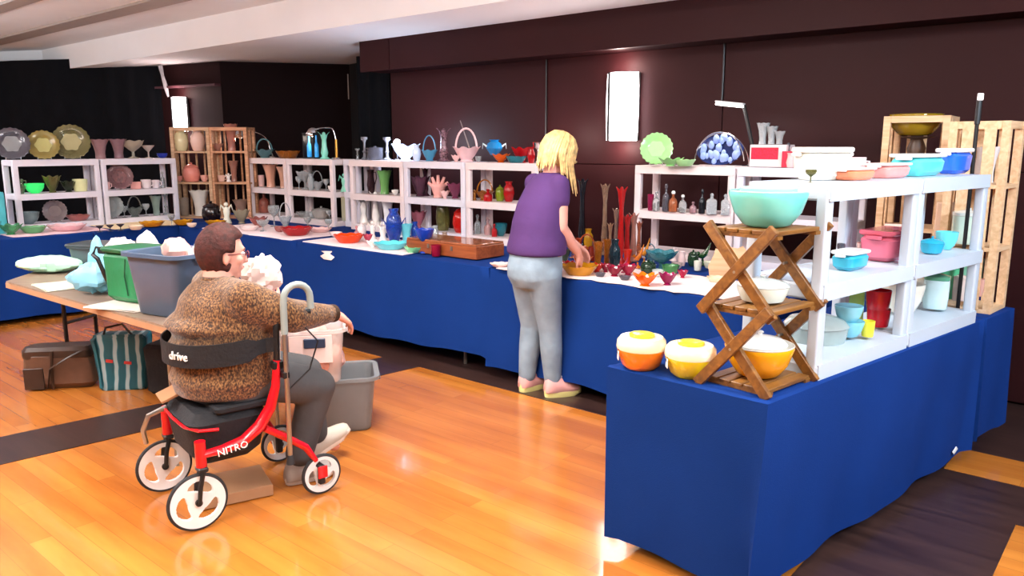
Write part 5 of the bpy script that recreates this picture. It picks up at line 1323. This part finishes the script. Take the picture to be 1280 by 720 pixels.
def led_bar(base, top, h0, h1, label):
    t = thing('lamp_bar', label, 'lamp', base, 0, 'slim lamp bars')
    B_ = Vector(base); tp = Vector(top) - B_
    MB().lathe([(.001, 0), (.055, 0), (.055, .014), (.02, .02), (.001, .02)], 20).build('base', M_BLKP, t)
    MB().tube([(0, 0, .015), tp], .013, 8).build('arm', M_BLKP, t)
    a, c = Vector(h0) - B_, Vector(h1) - B_; d_ = (c - a); L_ = d_.length; rz_ = math.atan2(d_.y, d_.x); pt = -math.asin(d_.z / L_)
    Mx = Matrix.Translation((a + c) / 2) @ Matrix.Rotation(rz_, 4, 'Z') @ Matrix.Rotation(pt, 4, 'Y')
    MB().rbox((0, 0, .008), (L_, .05, .014), .008, M=Mx).build('head', O('e8e8ea', .4), t)
    MB().rbox((0, 0, -.008), (L_ * .95, .044, .014), .006, M=Mx).build('light_strip', mat('led_glow', (1, .95, .92), emit=7, var=0), t)
    l = bpy.data.lights.new('lamp_light', 'AREA'); l.shape = 'RECTANGLE'; l.size = L_; l.size_y = .05; l.energy = 2.5; l.color = (1, .95, .92)
    o = bpy.data.objects.new('lamp_light', l); COL.objects.link(o); o.parent = t; o.location = (a + c) / 2 - Vector((0, 0, .03))
    return t
led_bar(Lw(945, z0, 4.98), Lw(930, 1.80, 4.98), Lw(895, 1.825, 4.96), Lw(930, 1.80, 4.96), 'slim white lamp bar on a black arm above the blue plate')
e2 = e1 - DN * .13
pb = Vector((e2.x, e2.y, 0)) + (BN * .10).to_3d()
t = thing('lamp_bar', 'thin black lamp pole standing before the right pine rack, seen edge on', 'lamp', (pb.x, pb.y, .744), 0, 'slim lamp bars')
MB().lathe([(.001, 0), (.05, 0), (.05, .012), (.014, .02), (.001, .02)], 20).build('base', M_BLKP, t)
MB().tube([(0, 0, .01), (0, 0, .90)], .009, 8).build('arm', M_BLKP, t)
MB().rbox((0, 0, .96), (.022, .02, .13), .006).build('head', M_BLKP, t)
MB().rbox((-.004, -.012, 1.02), (.024, .012, .03), .003).build('light_strip', mat('led_glow_dim', (.9, .85, .85), emit=1.2), t)
# small blue-white spotlight lighting the opal bowl
p = Lw(497, 1.409, 4.93)
t = thing('spot_lamp', 'small bright blue-white lamp behind the glowing opal bowl', 'lamp', p, 0)
MB().lathe([(.001, 0), (.03, 0), (.03, .01), (.008, .02), (.008, .14), (.001, .14)], 14).build('stand', M_CHROME, t)
MB().ball((0, 0, .16), .03, 12).build('bulb', mat('blue_white_glow', (.7, .82, 1), emit=90, var=0), t)
l = bpy.data.lights.new('lamp_light', 'POINT'); l.energy = 15; l.color = (.7, .82, 1); l.shadow_soft_size = .04
o = bpy.data.objects.new('lamp_light', l); COL.objects.link(o); o.parent = t; o.location = (.02, -.06, .17)
# warm lamp hidden behind the standing woman's head, washing the wall
p = Lw(672, 1.409, 5.0)
t = thing('spot_lamp', 'small warm lamp behind the blonde woman lighting the wall pink', 'lamp', p, 0)
MB().lathe([(.001, 0), (.03, 0), (.03, .01), (.008, .02), (.008, .10), (.001, .10)], 14).build('stand', M_CHROME, t)
MB().lathe([(.01, .10), (.035, .12), (.045, .16), (.04, .16), (.03, .125), (.001, .11)], 14).build('shade', M_CHROME, t)
l = bpy.data.lights.new('lamp_light', 'POINT'); l.energy = 7; l.color = (1, .72, .66); l.shadow_soft_size = .04
o = bpy.data.objects.new('lamp_light', l); COL.objects.link(o); o.parent = t; o.location = (.03, .02, .2)

# ---------------------------------------------------------------- special pieces on the racks
p = Lw(391, z0, 4.88); t = thing('display_box', 'open black display box with blue bottles, under the second gooseneck lamp', 'box', p, ANG)
for c, d_ in (((0, .05, .13), (.19, .012, .26)), ((-.09, 0, .13), (.012, .10, .26)), ((.09, 0, .13), (.012, .10, .26)), ((0, 0, .006), (.19, .11, .012)), ((0, 0, .254), (.19, .11, .012))):
    MB().box(c, d_).build('panel', M_BLKP, t, smooth=False)
for k, (px, lab) in enumerate([(387, 'tall blue glass bottle in the black display box, left one'), (396, 'tall blue glass bottle in the black display box, right one')]):
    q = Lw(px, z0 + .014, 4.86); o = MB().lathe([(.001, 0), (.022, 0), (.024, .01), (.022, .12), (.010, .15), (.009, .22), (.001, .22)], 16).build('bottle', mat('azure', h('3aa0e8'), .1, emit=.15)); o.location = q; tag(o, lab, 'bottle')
# blue plate with grapes in an arched wire carrier
p = Lw(898, z0, 4.95); t = thing('blue_plate', 'dark blue round plate with pale grape relief in an arched wire rack', 'plate', p, ANG)
Mx = Matrix.Translation((0, .02, .035)) @ Matrix.Rotation(R(80), 4, 'X')
vs = [(0, 0, 0)]; n = 30
b = MB(); b.lathe([(.001, -.004), (.13, -.004), (.165, .006), (.168, .010), (.13, .002), (.001, .002)], 36, M=Matrix.Translation((0, .02, .105)) @ Matrix.Diagonal((1, 1, .6, 1)) @ Matrix.Rotation(R(80), 4, 'X'))
b.build('plate', mat('navy_glass', h('182858'), .15), t)
rnd = random.Random(3); gb = MB()
for k in range(26):
    a = rnd.uniform(0, 2 * PI); r_ = .14 * math.sqrt(rnd.random()); x, z = r_ * math.cos(a), .105 + .6 * r_ * math.sin(a)
    gb.ball((x, .006 - (z - .105) * -.17, z), rnd.uniform(.018, .028), 8, sc=(.9, .5, 1.2))
gb.build('grape_relief', mat('pale_blue_relief', h('8ca4e0'), .2), t)
MB().tube(arc((0, 0, .0), .18, 0, PI, 20, 'xz', .225)[1:-1], .004, 6).build('wire_arch', M_CHROME, t)
MB().tube(arc((0.04, -.06, .0), .20, 0.02, PI - .5, 18, 'xz', .215), .003, 6).build('wire_arch', M_CHROME, t)
MB().tube([(-.17, -.05, .004), (.19, -.05, .004), (.19, .06, .004), (-.17, .06, .004)], .003, 6, closed=True).build('wire_base', M_CHROME, t)
# red and white box with glass pieces on it
p = Lw(964, z0, 4.97); 
t = thing('gift_box', 'red and white box with clear glass piled on it, behind the turquoise bowl', 'box', p, ANG)
MB().rbox((0, 0, .07), (.24, .14, .14), .005).build('carton', O('e8dcdc', .6), t)
MB().rbox((-.02, -.0705, .085), (.18, .003, .075), .002).build('red_panel', mat('red_pattern', h('d8183c'), .5, var=.5, scale=120), t)
MB().rbox((.13, -.02, .05), (.06, .14, .10), .004).build('carton_flap', O('d02848', .5), t)
for k, (px, w, hh, lab) in enumerate([(953, 16, 26, 'tall clear glass on the red and white box, leftmost'), (964, 15, 22, 'clear glass in the middle of the red and white box'), (974, 14, 16, 'short clear glass at the right of the red and white box')]):
    item('flare', Lw(px, z0 + .143, 4.97), w, hh, CRYST, lab)
item('bottle', Lw(984, z0, 4.94), 10, 30, SMOK, 'smoky bottle between the red and white box and the white casserole')
item('pitcher', Lw(988, z0, 4.88), 14, 18, O('e8c8c8'), 'small pink creamer in front of the smoky bottle')
# blue-lit fan, white fan and iridescent rod next to the pink basket
q = Lw(592, z0, 4.9)
o = MB().tube([(0, 0, 0), (-.05, 0, .16), (-.11, 0, .34)], [.006, .005, .003], 8).build('glass_rod', G('c8b8b0')); o.location = q; tag(o, 'thin glass rod leaning right of the pink basket', 'ornament')
item('fish', Lw(618, z0 + .055, 4.88), 22, 19, G('1f8fd8', .3), 'bright blue glass fish above the orange ruffled dish', m2=O('d8eef4'))
# brown wooden box with a lid under the red jar
c = on_z(588, 322, .757); t = thing('wooden_case', 'long brown wooden case with two lids at the table front left of the woman', 'box', st(-4.05, 4.10, .757), ANG)
MB().rbox((0, 0, .045), (.72, .30, .09), .006).build('case', wood_mat('case_wood', '7c3a1c', 'a4582e', .4), t)
for sx in (-.18, .18): MB().rbox((sx, 0, .098), (.352, .295, .014), .004).build('lid', G('a86848', .2), t)
for sx in (-.12, .12): MB().rbox((sx, -.152, .06), (.02, .008, .03), .002).build('clasp', M_METAL, t)
# peach cutting board shaped like a pig with dark eye
p = on_z(914, 346, .752)
b = MB(); out = [(-.13, 0), (-.14, .06), (-.11, .13), (-.10, .17), (-.06, .165), (-.03, .185), (.03, .175), (.06, .19), (.085, .16), (.115, .12), (.12, .05), (.10, 0)]
vs = [(x, -.009, z) for x, z in out] + [(x, .009, z) for x, z in out]; n = len(out)
fs = [tuple(range(n)), tuple(n + i for i in range(n))[::-1]] + [(i, n + i, n + (i + 1) % n, (i + 1) % n) for i in range(n)]
o = b.add(vs, fs).build('cutting_board', M_BOARD, smooth=False); o.location = p; o.rotation_euler = (R(-8), 0, R(-14)); tag(o, 'pale peach wooden board shaped like an animal, behind the crossed wooden stand', 'board')
MB().tube([(.07, -.014, .12), (.07, -.005, .12)], .009, 10).build('eye_hole', M_BLKP, o)

# ---------------------------------------------------------------- bare folding table at the left with packing things
u2 = Vector((math.cos(R(-38.7)), math.sin(R(-38.7)), 0)); n2 = Vector((-u2.y, u2.x, 0))
FT = Vector((-3.05, 4.64, 0))
fc = FT + u2 * .955 + n2 * .38
TB = thing('folding_table', 'bare brown folding table with packing bins at the left', 'table', (FT.x, FT.y, 0), 0)
quad = [Vector((0, 0, 0)), u2 * 1.91, u2 * 1.91 + n2 * .76, Vector((-.10, .78, 0))]
def slab(z0, z1, g=0.0):
    c_ = sum(quad, Vector()) / 4; n_ = 4
    vs = [tuple(q + (q - c_).normalized() * g + Vector((0, 0, z))) for z in (z0, z1) for q in quad]
    return MB().add(vs, [(3, 2, 1, 0), (4, 5, 6, 7)] + [(k, (k + 1) % 4, 4 + (k + 1) % 4, 4 + k) for k in range(4)])
slab(.704, .74).build('tabletop', wood_mat('table_top_grey', '7c6a5c', '988474', .35), TB, smooth=False)
slab(.700, .730, .006).build('edge_band', mat('edge_band_tan', h('b08868'), .4), TB, smooth=False)
M_DL = mat('dark_leg', h('2a2624'), .4, .4)
LG = [Vector((-2.92, 4.98, 0)) - FT, Vector((-2.86, 5.24, 0)) - FT, u2 * 1.74 + n2 * .08, u2 * 1.74 + n2 * .66]
for k, q in enumerate(LG): MB().tube([q, q + Vector((0, 0, .705))], .013 if k < 2 else .009, 8).build('leg', M_DL if k < 2 else M_METAL, TB)
for a, c in ((0, 1), (2, 3)): MB().tube([LG[a] + Vector((0, 0, .40)), LG[c] + Vector((0, 0, .40))], .011, 8).build('crossbar', M_DL, TB)
def ft(a, b_, z=.742): p = FT + u2 * a + n2 * b_; return Vector((p.x, p.y, z))
# blue-grey tote
def tote(name, w, d_, hh, loc, rz, m, label, cat='bin', taper=.82, lip=.022, wall=.006, inner=None, group=None):
    t = thing(name, label, cat, loc, rz, group)
    b = MB(); n = 5; rr = .05
    def ring(f, z, ins=0.0, rad=rr):
        o_ = []
        for q in range(4):
            sx, sy = [(1, 1), (-1, 1), (-1, -1), (1, -1)][q]
            for k in range(n + 1):
                a = q * PI / 2 + k * PI / 2 / n
                o_.append((sx * (w / 2 * f - rad) + (rad - ins) * math.cos(a), sy * (d_ / 2 * f - rad) + (rad - ins) * math.sin(a), z))
        return o_
    L_ = [ring(taper, 0, .01), ring(taper, .008), ring(1 - (1 - taper) * .06, hh * .94), ring(1, hh * .94, -lip), ring(1, hh, -lip), ring(1, hh, 0.0), ring(1, hh, wall * .2), ring(taper, .012, wall)]
    L_[6] = ring(1, hh * .99, wall)
    vs = [v for l in L_ for v in l]; m_ = 4 * (n + 1); fs = []
    for l in range(len(L_) - 1):
        for k in range(m_): fs.append((l * m_ + k, l * m_ + (k + 1) % m_, (l + 1) * m_ + (k + 1) % m_, (l + 1) * m_ + k))
    fs += [tuple(range(m_))[::-1], tuple((len(L_) - 1) * m_ + k for k in range(m_))]
    b.add(vs, fs).build('tub', m, t, ang=50)
    for sx in (-1, 1):
        MB().tube([(sx * (w / 2 + lip * .8), -d_ * .16, hh * .93), (sx * (w / 2 + lip * 1.1), -d_ * .12, hh * .86), (sx * (w / 2 + lip * 1.1), d_ * .12, hh * .86), (sx * (w / 2 + lip * .8), d_ * .16, hh * .93)], .008, 8).build('handle', m, t)
    return t
M_TOTE = mat('blue_grey_plastic', h('4c607a'), .35, var=.03)
tc_ = on_z(212, 392, .742)
tote('storage_tote', .38, .29, .305, tuple(ft(1.66, .19)), R(-28), M_TOTE, 'open blue-grey plastic tote on the bare table behind the seated woman')
for k, (dx, dy, s_) in enumerate([(-.06, .03, .05), (.05, -.01, .055), (.12, .05, .05)]):
    crumple('wrapped_piece', ft(1.66 + dx, .19 + dy, .742 + .245 - .03 * (k == 2)), s_, O(['e8c8b8', 'd8a8a0', 'e0b8b0'][k], .6), ['beige paper-wrapped piece poking out of the blue-grey tote, left', 'pink paper-wrapped piece in the middle of the blue-grey tote', 'rosy paper-wrapped piece at the right of the blue-grey tote'][k], 'package', seed=40 + k, amp=.25)
for k in range(3): pass
o = MB().rbox((0, 0, .14), (.36, .26, .26), .03, taper=.9).build('packing_fill', O('8a8078', .8)); o.location = ft(1.66, .19, .743 + .012); o.rotation_euler[2] = R(-28); o.scale = (.82, .82, .82)
tag(o, 'brown packing fill inside the blue-grey tote', 'packing')
# green cooler bag with black strap
gb_ = ft(1.24, .22); t = thing('cooler_bag', 'green soft cooler bag with a black strap beside the blue-grey tote', 'bag', gb_, R(-30))
M_GRN = mat('green_nylon', h('1f7a4c'), .5, var=.12, scale=5, bump=.9, bscale=9)
MB().rbox((0, 0, .14), (.32, .24, .265), .05, taper=.93, n=5, soft=.006, seed=2).build('bag_body', M_GRN, t)
MB().rbox((0, 0, .275), (.33, .25, .022), .05, n=5, soft=.003).build('bag_lid', mat('green_nylon_dark', h('15603c'), .5), t)
MB().tube([(-.16, -.05, .26), (-.22, -.09, .28), (-.24, -.1, .24), (-.2, -.1, .22), (-.175, -.08, .12), (-.17, -.06, .06)], .012, 8, flat=.4).build('strap', M_BLKP, t)
MB().rbox((-.18, -.03, .262), (.08, .12, .035), .01).build('strap_pad', M_BLACK, t)
MB().tube([(.06, -.120, .05), (.05, -.124, .15), (.07, -.126, .24)], .003, 6).build('seam', mat('green_seam', h('134c30'), .7), t)
# white tissue, aqua bag, mint bundle
crumple('tissue_paper', ft(.62, .42), .085, O('f4f0f0', .8), 'tall heap of white tissue paper left of the green bag', seed=11, n=26, sq=(1.25, .8, 1.25), amp=.35)
crumple('tissue_paper', ft(.86, .46, .742), .075, O('f0ecec', .8), 'white tissue heap pressed against the dark lidded bin', seed=12, n=24, sq=(1.0, .7, 1.9), amp=.3)
crumple('plastic_bag', ft(.84, .17), .10, mat('aqua_film', h('86cdea'), .4, var=.06), 'crumpled light blue plastic bag in front of the green bag', 'bag', seed=13, n=26, sq=(1.15, .8, .70), amp=.45)
crumple('plastic_bag', ft(.72, .24, .742), .06, mat('aqua_film', h('86cdea'), .4), 'twisted top of blue plastic leaning on the white tissue', 'bag', seed=14, n=20, sq=(.8, .6, 2.0), amp=.4)
crumple('towel', (-2.98, 4.98, .742), .135, O('b4ecd0', .8), 'folded mint green towel at the left end of the bare table', 'towel', seed=15, n=24, sq=(1.3, .8, .34), amp=.3)
crumple('tissue_paper', ft(.36, .42), .085, O('f2f0ee', .8), 'low white tissue between the mint towel and the tall heap', seed=16, n=24, sq=(1.3, .8, .5), amp=.35)
o = MB().rbox((0, 0, .002), (.34, .22, .004), .004, soft=.006).build('paper_sheet', O('efe8dc', .8)); o.location = ft(1.32, .10, .743); o.rotation_euler[2] = R(-20); tag(o, 'flat white paper sheet under the corner of the green bag', 'paper')
o = MB().rbox((0, 0, .002), (.30, .2, .004), .004, soft=.006).build('paper_sheet', O('dfe8d4', .8)); o.location = ft(.45, .12, .743); o.rotation_euler[2] = R(-45); tag(o, 'flat pale paper at the left end of the bare table', 'paper')
# clear jar box behind the green bag
jb = ft(1.33, .58); t = thing('clear_container', 'clear plastic container with white papers behind the green bag', 'container', jb, R(-30))
MB().rbox((0, 0, .14), (.14, .12, .28), .02).build('tub', G('cfe0e8', .4), t); MB().rbox((0, 0, .265), (.15, .13, .03), .02).build('lid', O('c8d4dc'), t)
MB().rbox((.03, 0, .20), (.06, .05, .22), .005).build('papers', O('f0f2f4', .7), t)
# dark lidded bin at the back left of the bare table
t = tote('lidded_bin', .40, .24, .16, (-2.66, 5.08, .742), R(-8), O('46525a', .4), 'dark grey lidded bin at the back of the bare table behind the white tissue', taper=.9, lip=.012)
MB().rbox((0, 0, .168), (.43, .27, .018), .05, n=5).build('lid', O('3a464c', .4), t)
# bags on the floor
def bag_thing(name, loc, rz, label): return thing(name, label, 'bag', loc, rz)
M_LEA = mat('brown_leather', h('5c4234'), .4, var=.35, scale=5, bump=.3, bscale=25); M_LEAD = mat('dark_leather', h('382820'), .4, var=.2)
t = bag_thing('handbag', (-2.92, 4.90, 0), R(10), 'brown leather handbag with dark flap on the floor under the bare table')
MB().rbox((0, 0, .135), (.42, .17, .27), .07, taper=1.05, n=5, soft=.006, seed=5).build('bag_body', M_LEA, t)
MB().rbox((0, -.0, .235), (.43, .18, .085), .06, n=5, soft=.003, seed=6).build('flap', M_LEAD, t)
MB().rbox((-.14, -.088, .08), (.12, .012, .14), .01).build('pocket', M_LEAD, t)
MB().tube([(.17, -.07, .26), (.08, -.13, .22), (-.03, -.12, .15), (-.06, -.1, .02)], .011, 8, flat=.5).build('strap', M_LEAD, t)
MB().tube([(-.02, -.092, .26), (-.03, -.10, .14), (-.03, -.094, .01)], .009, 8, flat=.5).build('strap', M_LEAD, t)
# striped shopping bag
def stripe_mat():
    m = bpy.data.materials.new('teal_stripes'); m.use_nodes = True; nt = m.node_tree; b = nt.nodes['Principled BSDF']
    tc = nt.nodes.new('ShaderNodeTexCoord'); w = nt.nodes.new('ShaderNodeTexWave'); w.inputs['Scale'].default_value = 4.2; w.inputs['Distortion'].default_value = 3; w.inputs['Detail'].default_value = 2; w.bands_direction = 'X'
    rp = nt.nodes.new('ShaderNodeValToRGB'); e = rp.color_ramp.elements; e[0].position = .55; e[0].color = h('14606e') + (1,); e[1].position = .85; e[1].color = h('a8c8ce') + (1,)
    k = e.new(.7); k.color = h('2a8090') + (1,)
    nt.links.new(tc.outputs['Object'], w.inputs['Vector']); nt.links.new(w.outputs['Fac'], rp.inputs['Fac']); nt.links.new(rp.outputs[0], b.inputs['Base Color']); b.inputs['Roughness'].default_value = .45
    return m
t = bag_thing('shopping_bag', (-2.50, 4.88, 0), R(8), 'teal shopping bag with wavy white stripes under the bare table')
MB().rbox((0, 0, .18), (.33, .17, .36), .03, taper=.86, n=4, soft=.012, seed=9).build('bag_body', stripe_mat(), t)
for sx in (-.09, .02): MB().rbox((sx, -.087, .19), (.045, .003, .02), .002, M=Matrix.Rotation(R(8), 4, 'Y')).build('red_mark', O('c83830', .5), t)
MB().tube([(-.1, -.05, .35), (-.08, -.05, .41), (.02, -.05, .43), (.08, -.05, .35)], .008, 6).build('handle', M_BLKP, t)
t = bag_thing('black_bag', (-2.10, 4.78, 0), R(-12), 'black tote bag with small white print beside the striped bag')
MB().rbox((0, 0, .16), (.40, .20, .32), .04, taper=.95, n=4, soft=.006, seed=12).build('bag_body', M_BLACK, t)
M_PR = O('c8c8cc', .6)
b = MB()
for k in range(7): b.box((.11 + .012 * math.sin(k), -.104, .07 + .03 * k), (.07 - .012 * (k % 3), .004, .010))
b.build('print_lines', M_PR, t)
# ---------------------------------------------------------------- bins by the seated woman's feet
gx, gy = -.99, 4.20
t = tote('grey_tote', .44, .34, .31, (gx, gy, 0), R(12), mat('grey_clear_plastic', h('8e9498'), .3, alpha=.62), 'translucent grey tote on the floor, under the clear bin at the woman\'s knee', taper=.86)
t2 = tote('clear_bin', .34, .30, .30, (gx - .09, gy - .10, .30), R(12), mat('clear_plastic', h('f0e4e0'), .2, alpha=.42), 'clear white bin with pink wrapped glass under the seated woman\'s hand', taper=.86)
MB().rbox((.02, -.168, .235), (.11, .02, .05), .006).build('latch', mat('navy_latch', h('2c3850'), .4), t2)
MB().rbox((.0, -.163, .20), (.22, .008, .15), .01).build('label_panel', O('f4dcd6', .6), t2)
rnd = random.Random(9)
for k in range(6):
    x, y = [(-.08, -.06), (.06, -.07), (0, .05), (.09, .06), (-.09, .07), (.01, -.02)][k]
    crumple('wrapped_piece', (gx - .09 + x, gy - .10 + y, [.315, .325, .42, .32, .42, .50][k]), .062, O(['eab8a8', 'e0a090', 'f0ccc0', 'e8b8ac', 'f2d8d0', 'eac0b4'][k], .6),
            ['salmon wrapped piece low at the front left in the clear bin', 'dusky pink wrapped piece low at the front right in the clear bin', 'pale wrapped piece at the back in the clear bin', 'pink wrapped piece at the far right in the clear bin', 'near-white wrapped piece at the back left in the clear bin', 'rose wrapped piece on top of the heap in the clear bin'][k], 'package', seed=60 + k, amp=.3)
# cardboard under the walker
o = MB().rbox((0, 0, .03), (.34, .26, .05), .004).build('cardboard_box', mat('cardboard', h('a87c58'), .8, var=.08)); o.location = rw(-.06, .03, 0.03) - Vector((0, 0, .03)); o.rotation_euler[2] = R(30)
tag(o, 'flat cardboard box on the floor under the walker', 'box')
o = MB().rbox((0, 0, .0), (.10, .10, .012), .003).build('cardboard_piece', MATS['cardboard']); o.location = rw(-.255, .10, .495); o.rotation_euler = (R(8), R(-20), R(35))
tag(o, 'small piece of cardboard tucked behind the seat of the walker', 'cardboard')
# ---------------------------------------------------------------- more small glass along the fronts, to the photo's crowding
z_rows(.757, [
    ('goblet', 715, 322, 10, 24, AMB, 'amber goblet behind the orange glass basket'),
    ('tumbler', 741, 326, 11, 18, G('a03018', .4), 'rust red tumbler right of the orange basket'),
    ('ruffle', 738, 338, 16, 9, G('d88820', .4), 'gold ruffled dish right of the yellow ashtray'),
    ('ruffle', 757, 340, 14, 10, RUBY, 'small ruby dish left of the magenta flower dish'),
    ('flare', 784, 336, 12, 24, G('c82818', .35), 'short orange-red vase below the swung vases'),
    ('bird', 779, 341, 16, 20, G('a01848', .35), 'little crimson glass bird beside the red vases'),
    ('goblet', 817, 331, 11, 20, G('b8c8cc'), 'clear stemmed glass left of the teal compote'),
    ('bowl', 846, 336, 14, 8, O('e8d0cc'), 'small blush bowl behind the pink pitcher'),
    ('bottle', 446, 300, 7, 18, G('e8a8b0'), 'tiny pink bottle between the orange dish and the white swan'),
    ('ruffle', 466, 309, 16, 8, WHT, 'small white ruffled dish at the table edge'),
    ('vase', 556, 306, 10, 16, G('c8b0a0'), 'small clear vase standing left of the brown case'),
    ('goblet', 385, 287, 9, 16, cl_, 'clear goblet behind the pink tray'),
    ('goblet', 411, 290, 9, 16, cl_, 'clear goblet near the first white rack post'),
    ('disc', 312, 288, 24, 5, O('ecd8d4'), 'pale flat saucer at the table corner'),
    ('bowl', 240, 284, 12, 5, O('ead8c8'), 'small cream bowl between the yellow dishes'),
    ('disc', 170, 287, 18, 5, O('f0dcc0'), 'cream saucer right of the smoky dessert glasses')])
z_rows(.757, [
    ('swung', 762, 326, 9, 46, G('c8a080'), 'short pale amber swung vase left of the tallest red vase'),
    ('swung', 798, 322, 10, 44, G('c87858'), 'rose clear swung vase against the white rack leg'),
    ('flare', 722, 320, 14, 22, G('a83818', .4), 'rust red flared vase beside the tall dark bottle'),
    ('vase', 735, 312, 13, 26, G('c89018', .4), 'golden vase behind the orange glass basket'),
    ('ruffle', 746, 340, 18, 10, G('c82010', .35), 'scarlet ruffled dish behind the small smoky dish'),
    ('basket', 812, 326, 18, 22, G('78a8b8'), 'small pale blue basket behind the candy dish'),
    ('bowl', 822, 346, 14, 9, G('e8f0f0', .6), 'clear bowl beside the bright orange dish'),
    ('figure', 842, 326, 12, 18, O('ecd8d8'), 'small blush figurine behind the teal compote'),
    ('tumbler', 872, 338, 10, 12, O('e0e4d8'), 'small white tumbler in front of the green bird'),
    ('figure', 466, 300, 14, 26, O('f4f2f0'), 'white milk glass figurine behind the swan'),
    ('ruffle', 500, 296, 22, 14, O('e8f2fa'), 'white and blue ruffled bowl behind the turquoise vase'),
    ('vase', 519, 303, 11, 26, BLU, 'small cobalt vase behind the cobalt compote'),
    ('lidjar', 452, 294, 12, 16, O('f0e8e8'), 'small white lidded jar by the orange dish'),
    ('compote', 329, 289, 16, 14, cl_, 'small clear compote on the corner table'),
    ('bowl', 350, 290, 14, 7, G('c8807a'), 'small rose bowl left of the wide red dish'),
    ('bowl', 420, 296, 16, 6, O('f2dcd8'), 'small blush bowl left of the flame orange dish')])
for nm, rows in (('a', [(.803, 'goblet', 424 - 12, 9, 12, cr_, 'little cut glass goblet at the right end of the butter dish shelf'), (.803, 'bowl', 391, 10, 7, cr_, 'tiny cut glass bowl left of the silver grey butter dish'),
        (1.092, 'goblet', 374, 8, 16, cr_, 'cut crystal goblet at the left end of the crystal shelf'), (1.092, 'vase', 389, 9, 20, cr_, 'cut crystal bud vase between the compote and the crystal basket'),
        (1.092, 'figure', 583 + 10, 9, 14, AMB, 'tiny amber figurine at the left end of the amber basket shelf'), (.803, 'bottle', 618, 7, 16, REDG, 'tiny red bottle left of the teal bowl'),
        (1.092, 'ruffle', 556, 12, 9, O('f0c0bc'), 'tiny pink dish in front of the magenta ruffled bowl'), (1.407, 'vase', 521, 11, 20, O('cfe2ff'), 'small pale blue vase between the glowing bowl and the blue basket'),
        (1.407, 'ruffle', 570, 12, 8, PINKL, 'tiny blush dish left of the pink basket'), (1.407, 'vase', 664, 10, 20, REDG, 'red bud vase behind the blonde hair'),
        (1.407, 'candle', 447, 7, 14, cl_, 'short clear candlestick at the left end of the tall clear pair')]),):
    for z, k, px, w, hh, m_, lab in rows:
        item(k, on_line(px, z, st(0, 4.80), Vector(DU + (0,))), w, hh, m_, lab)
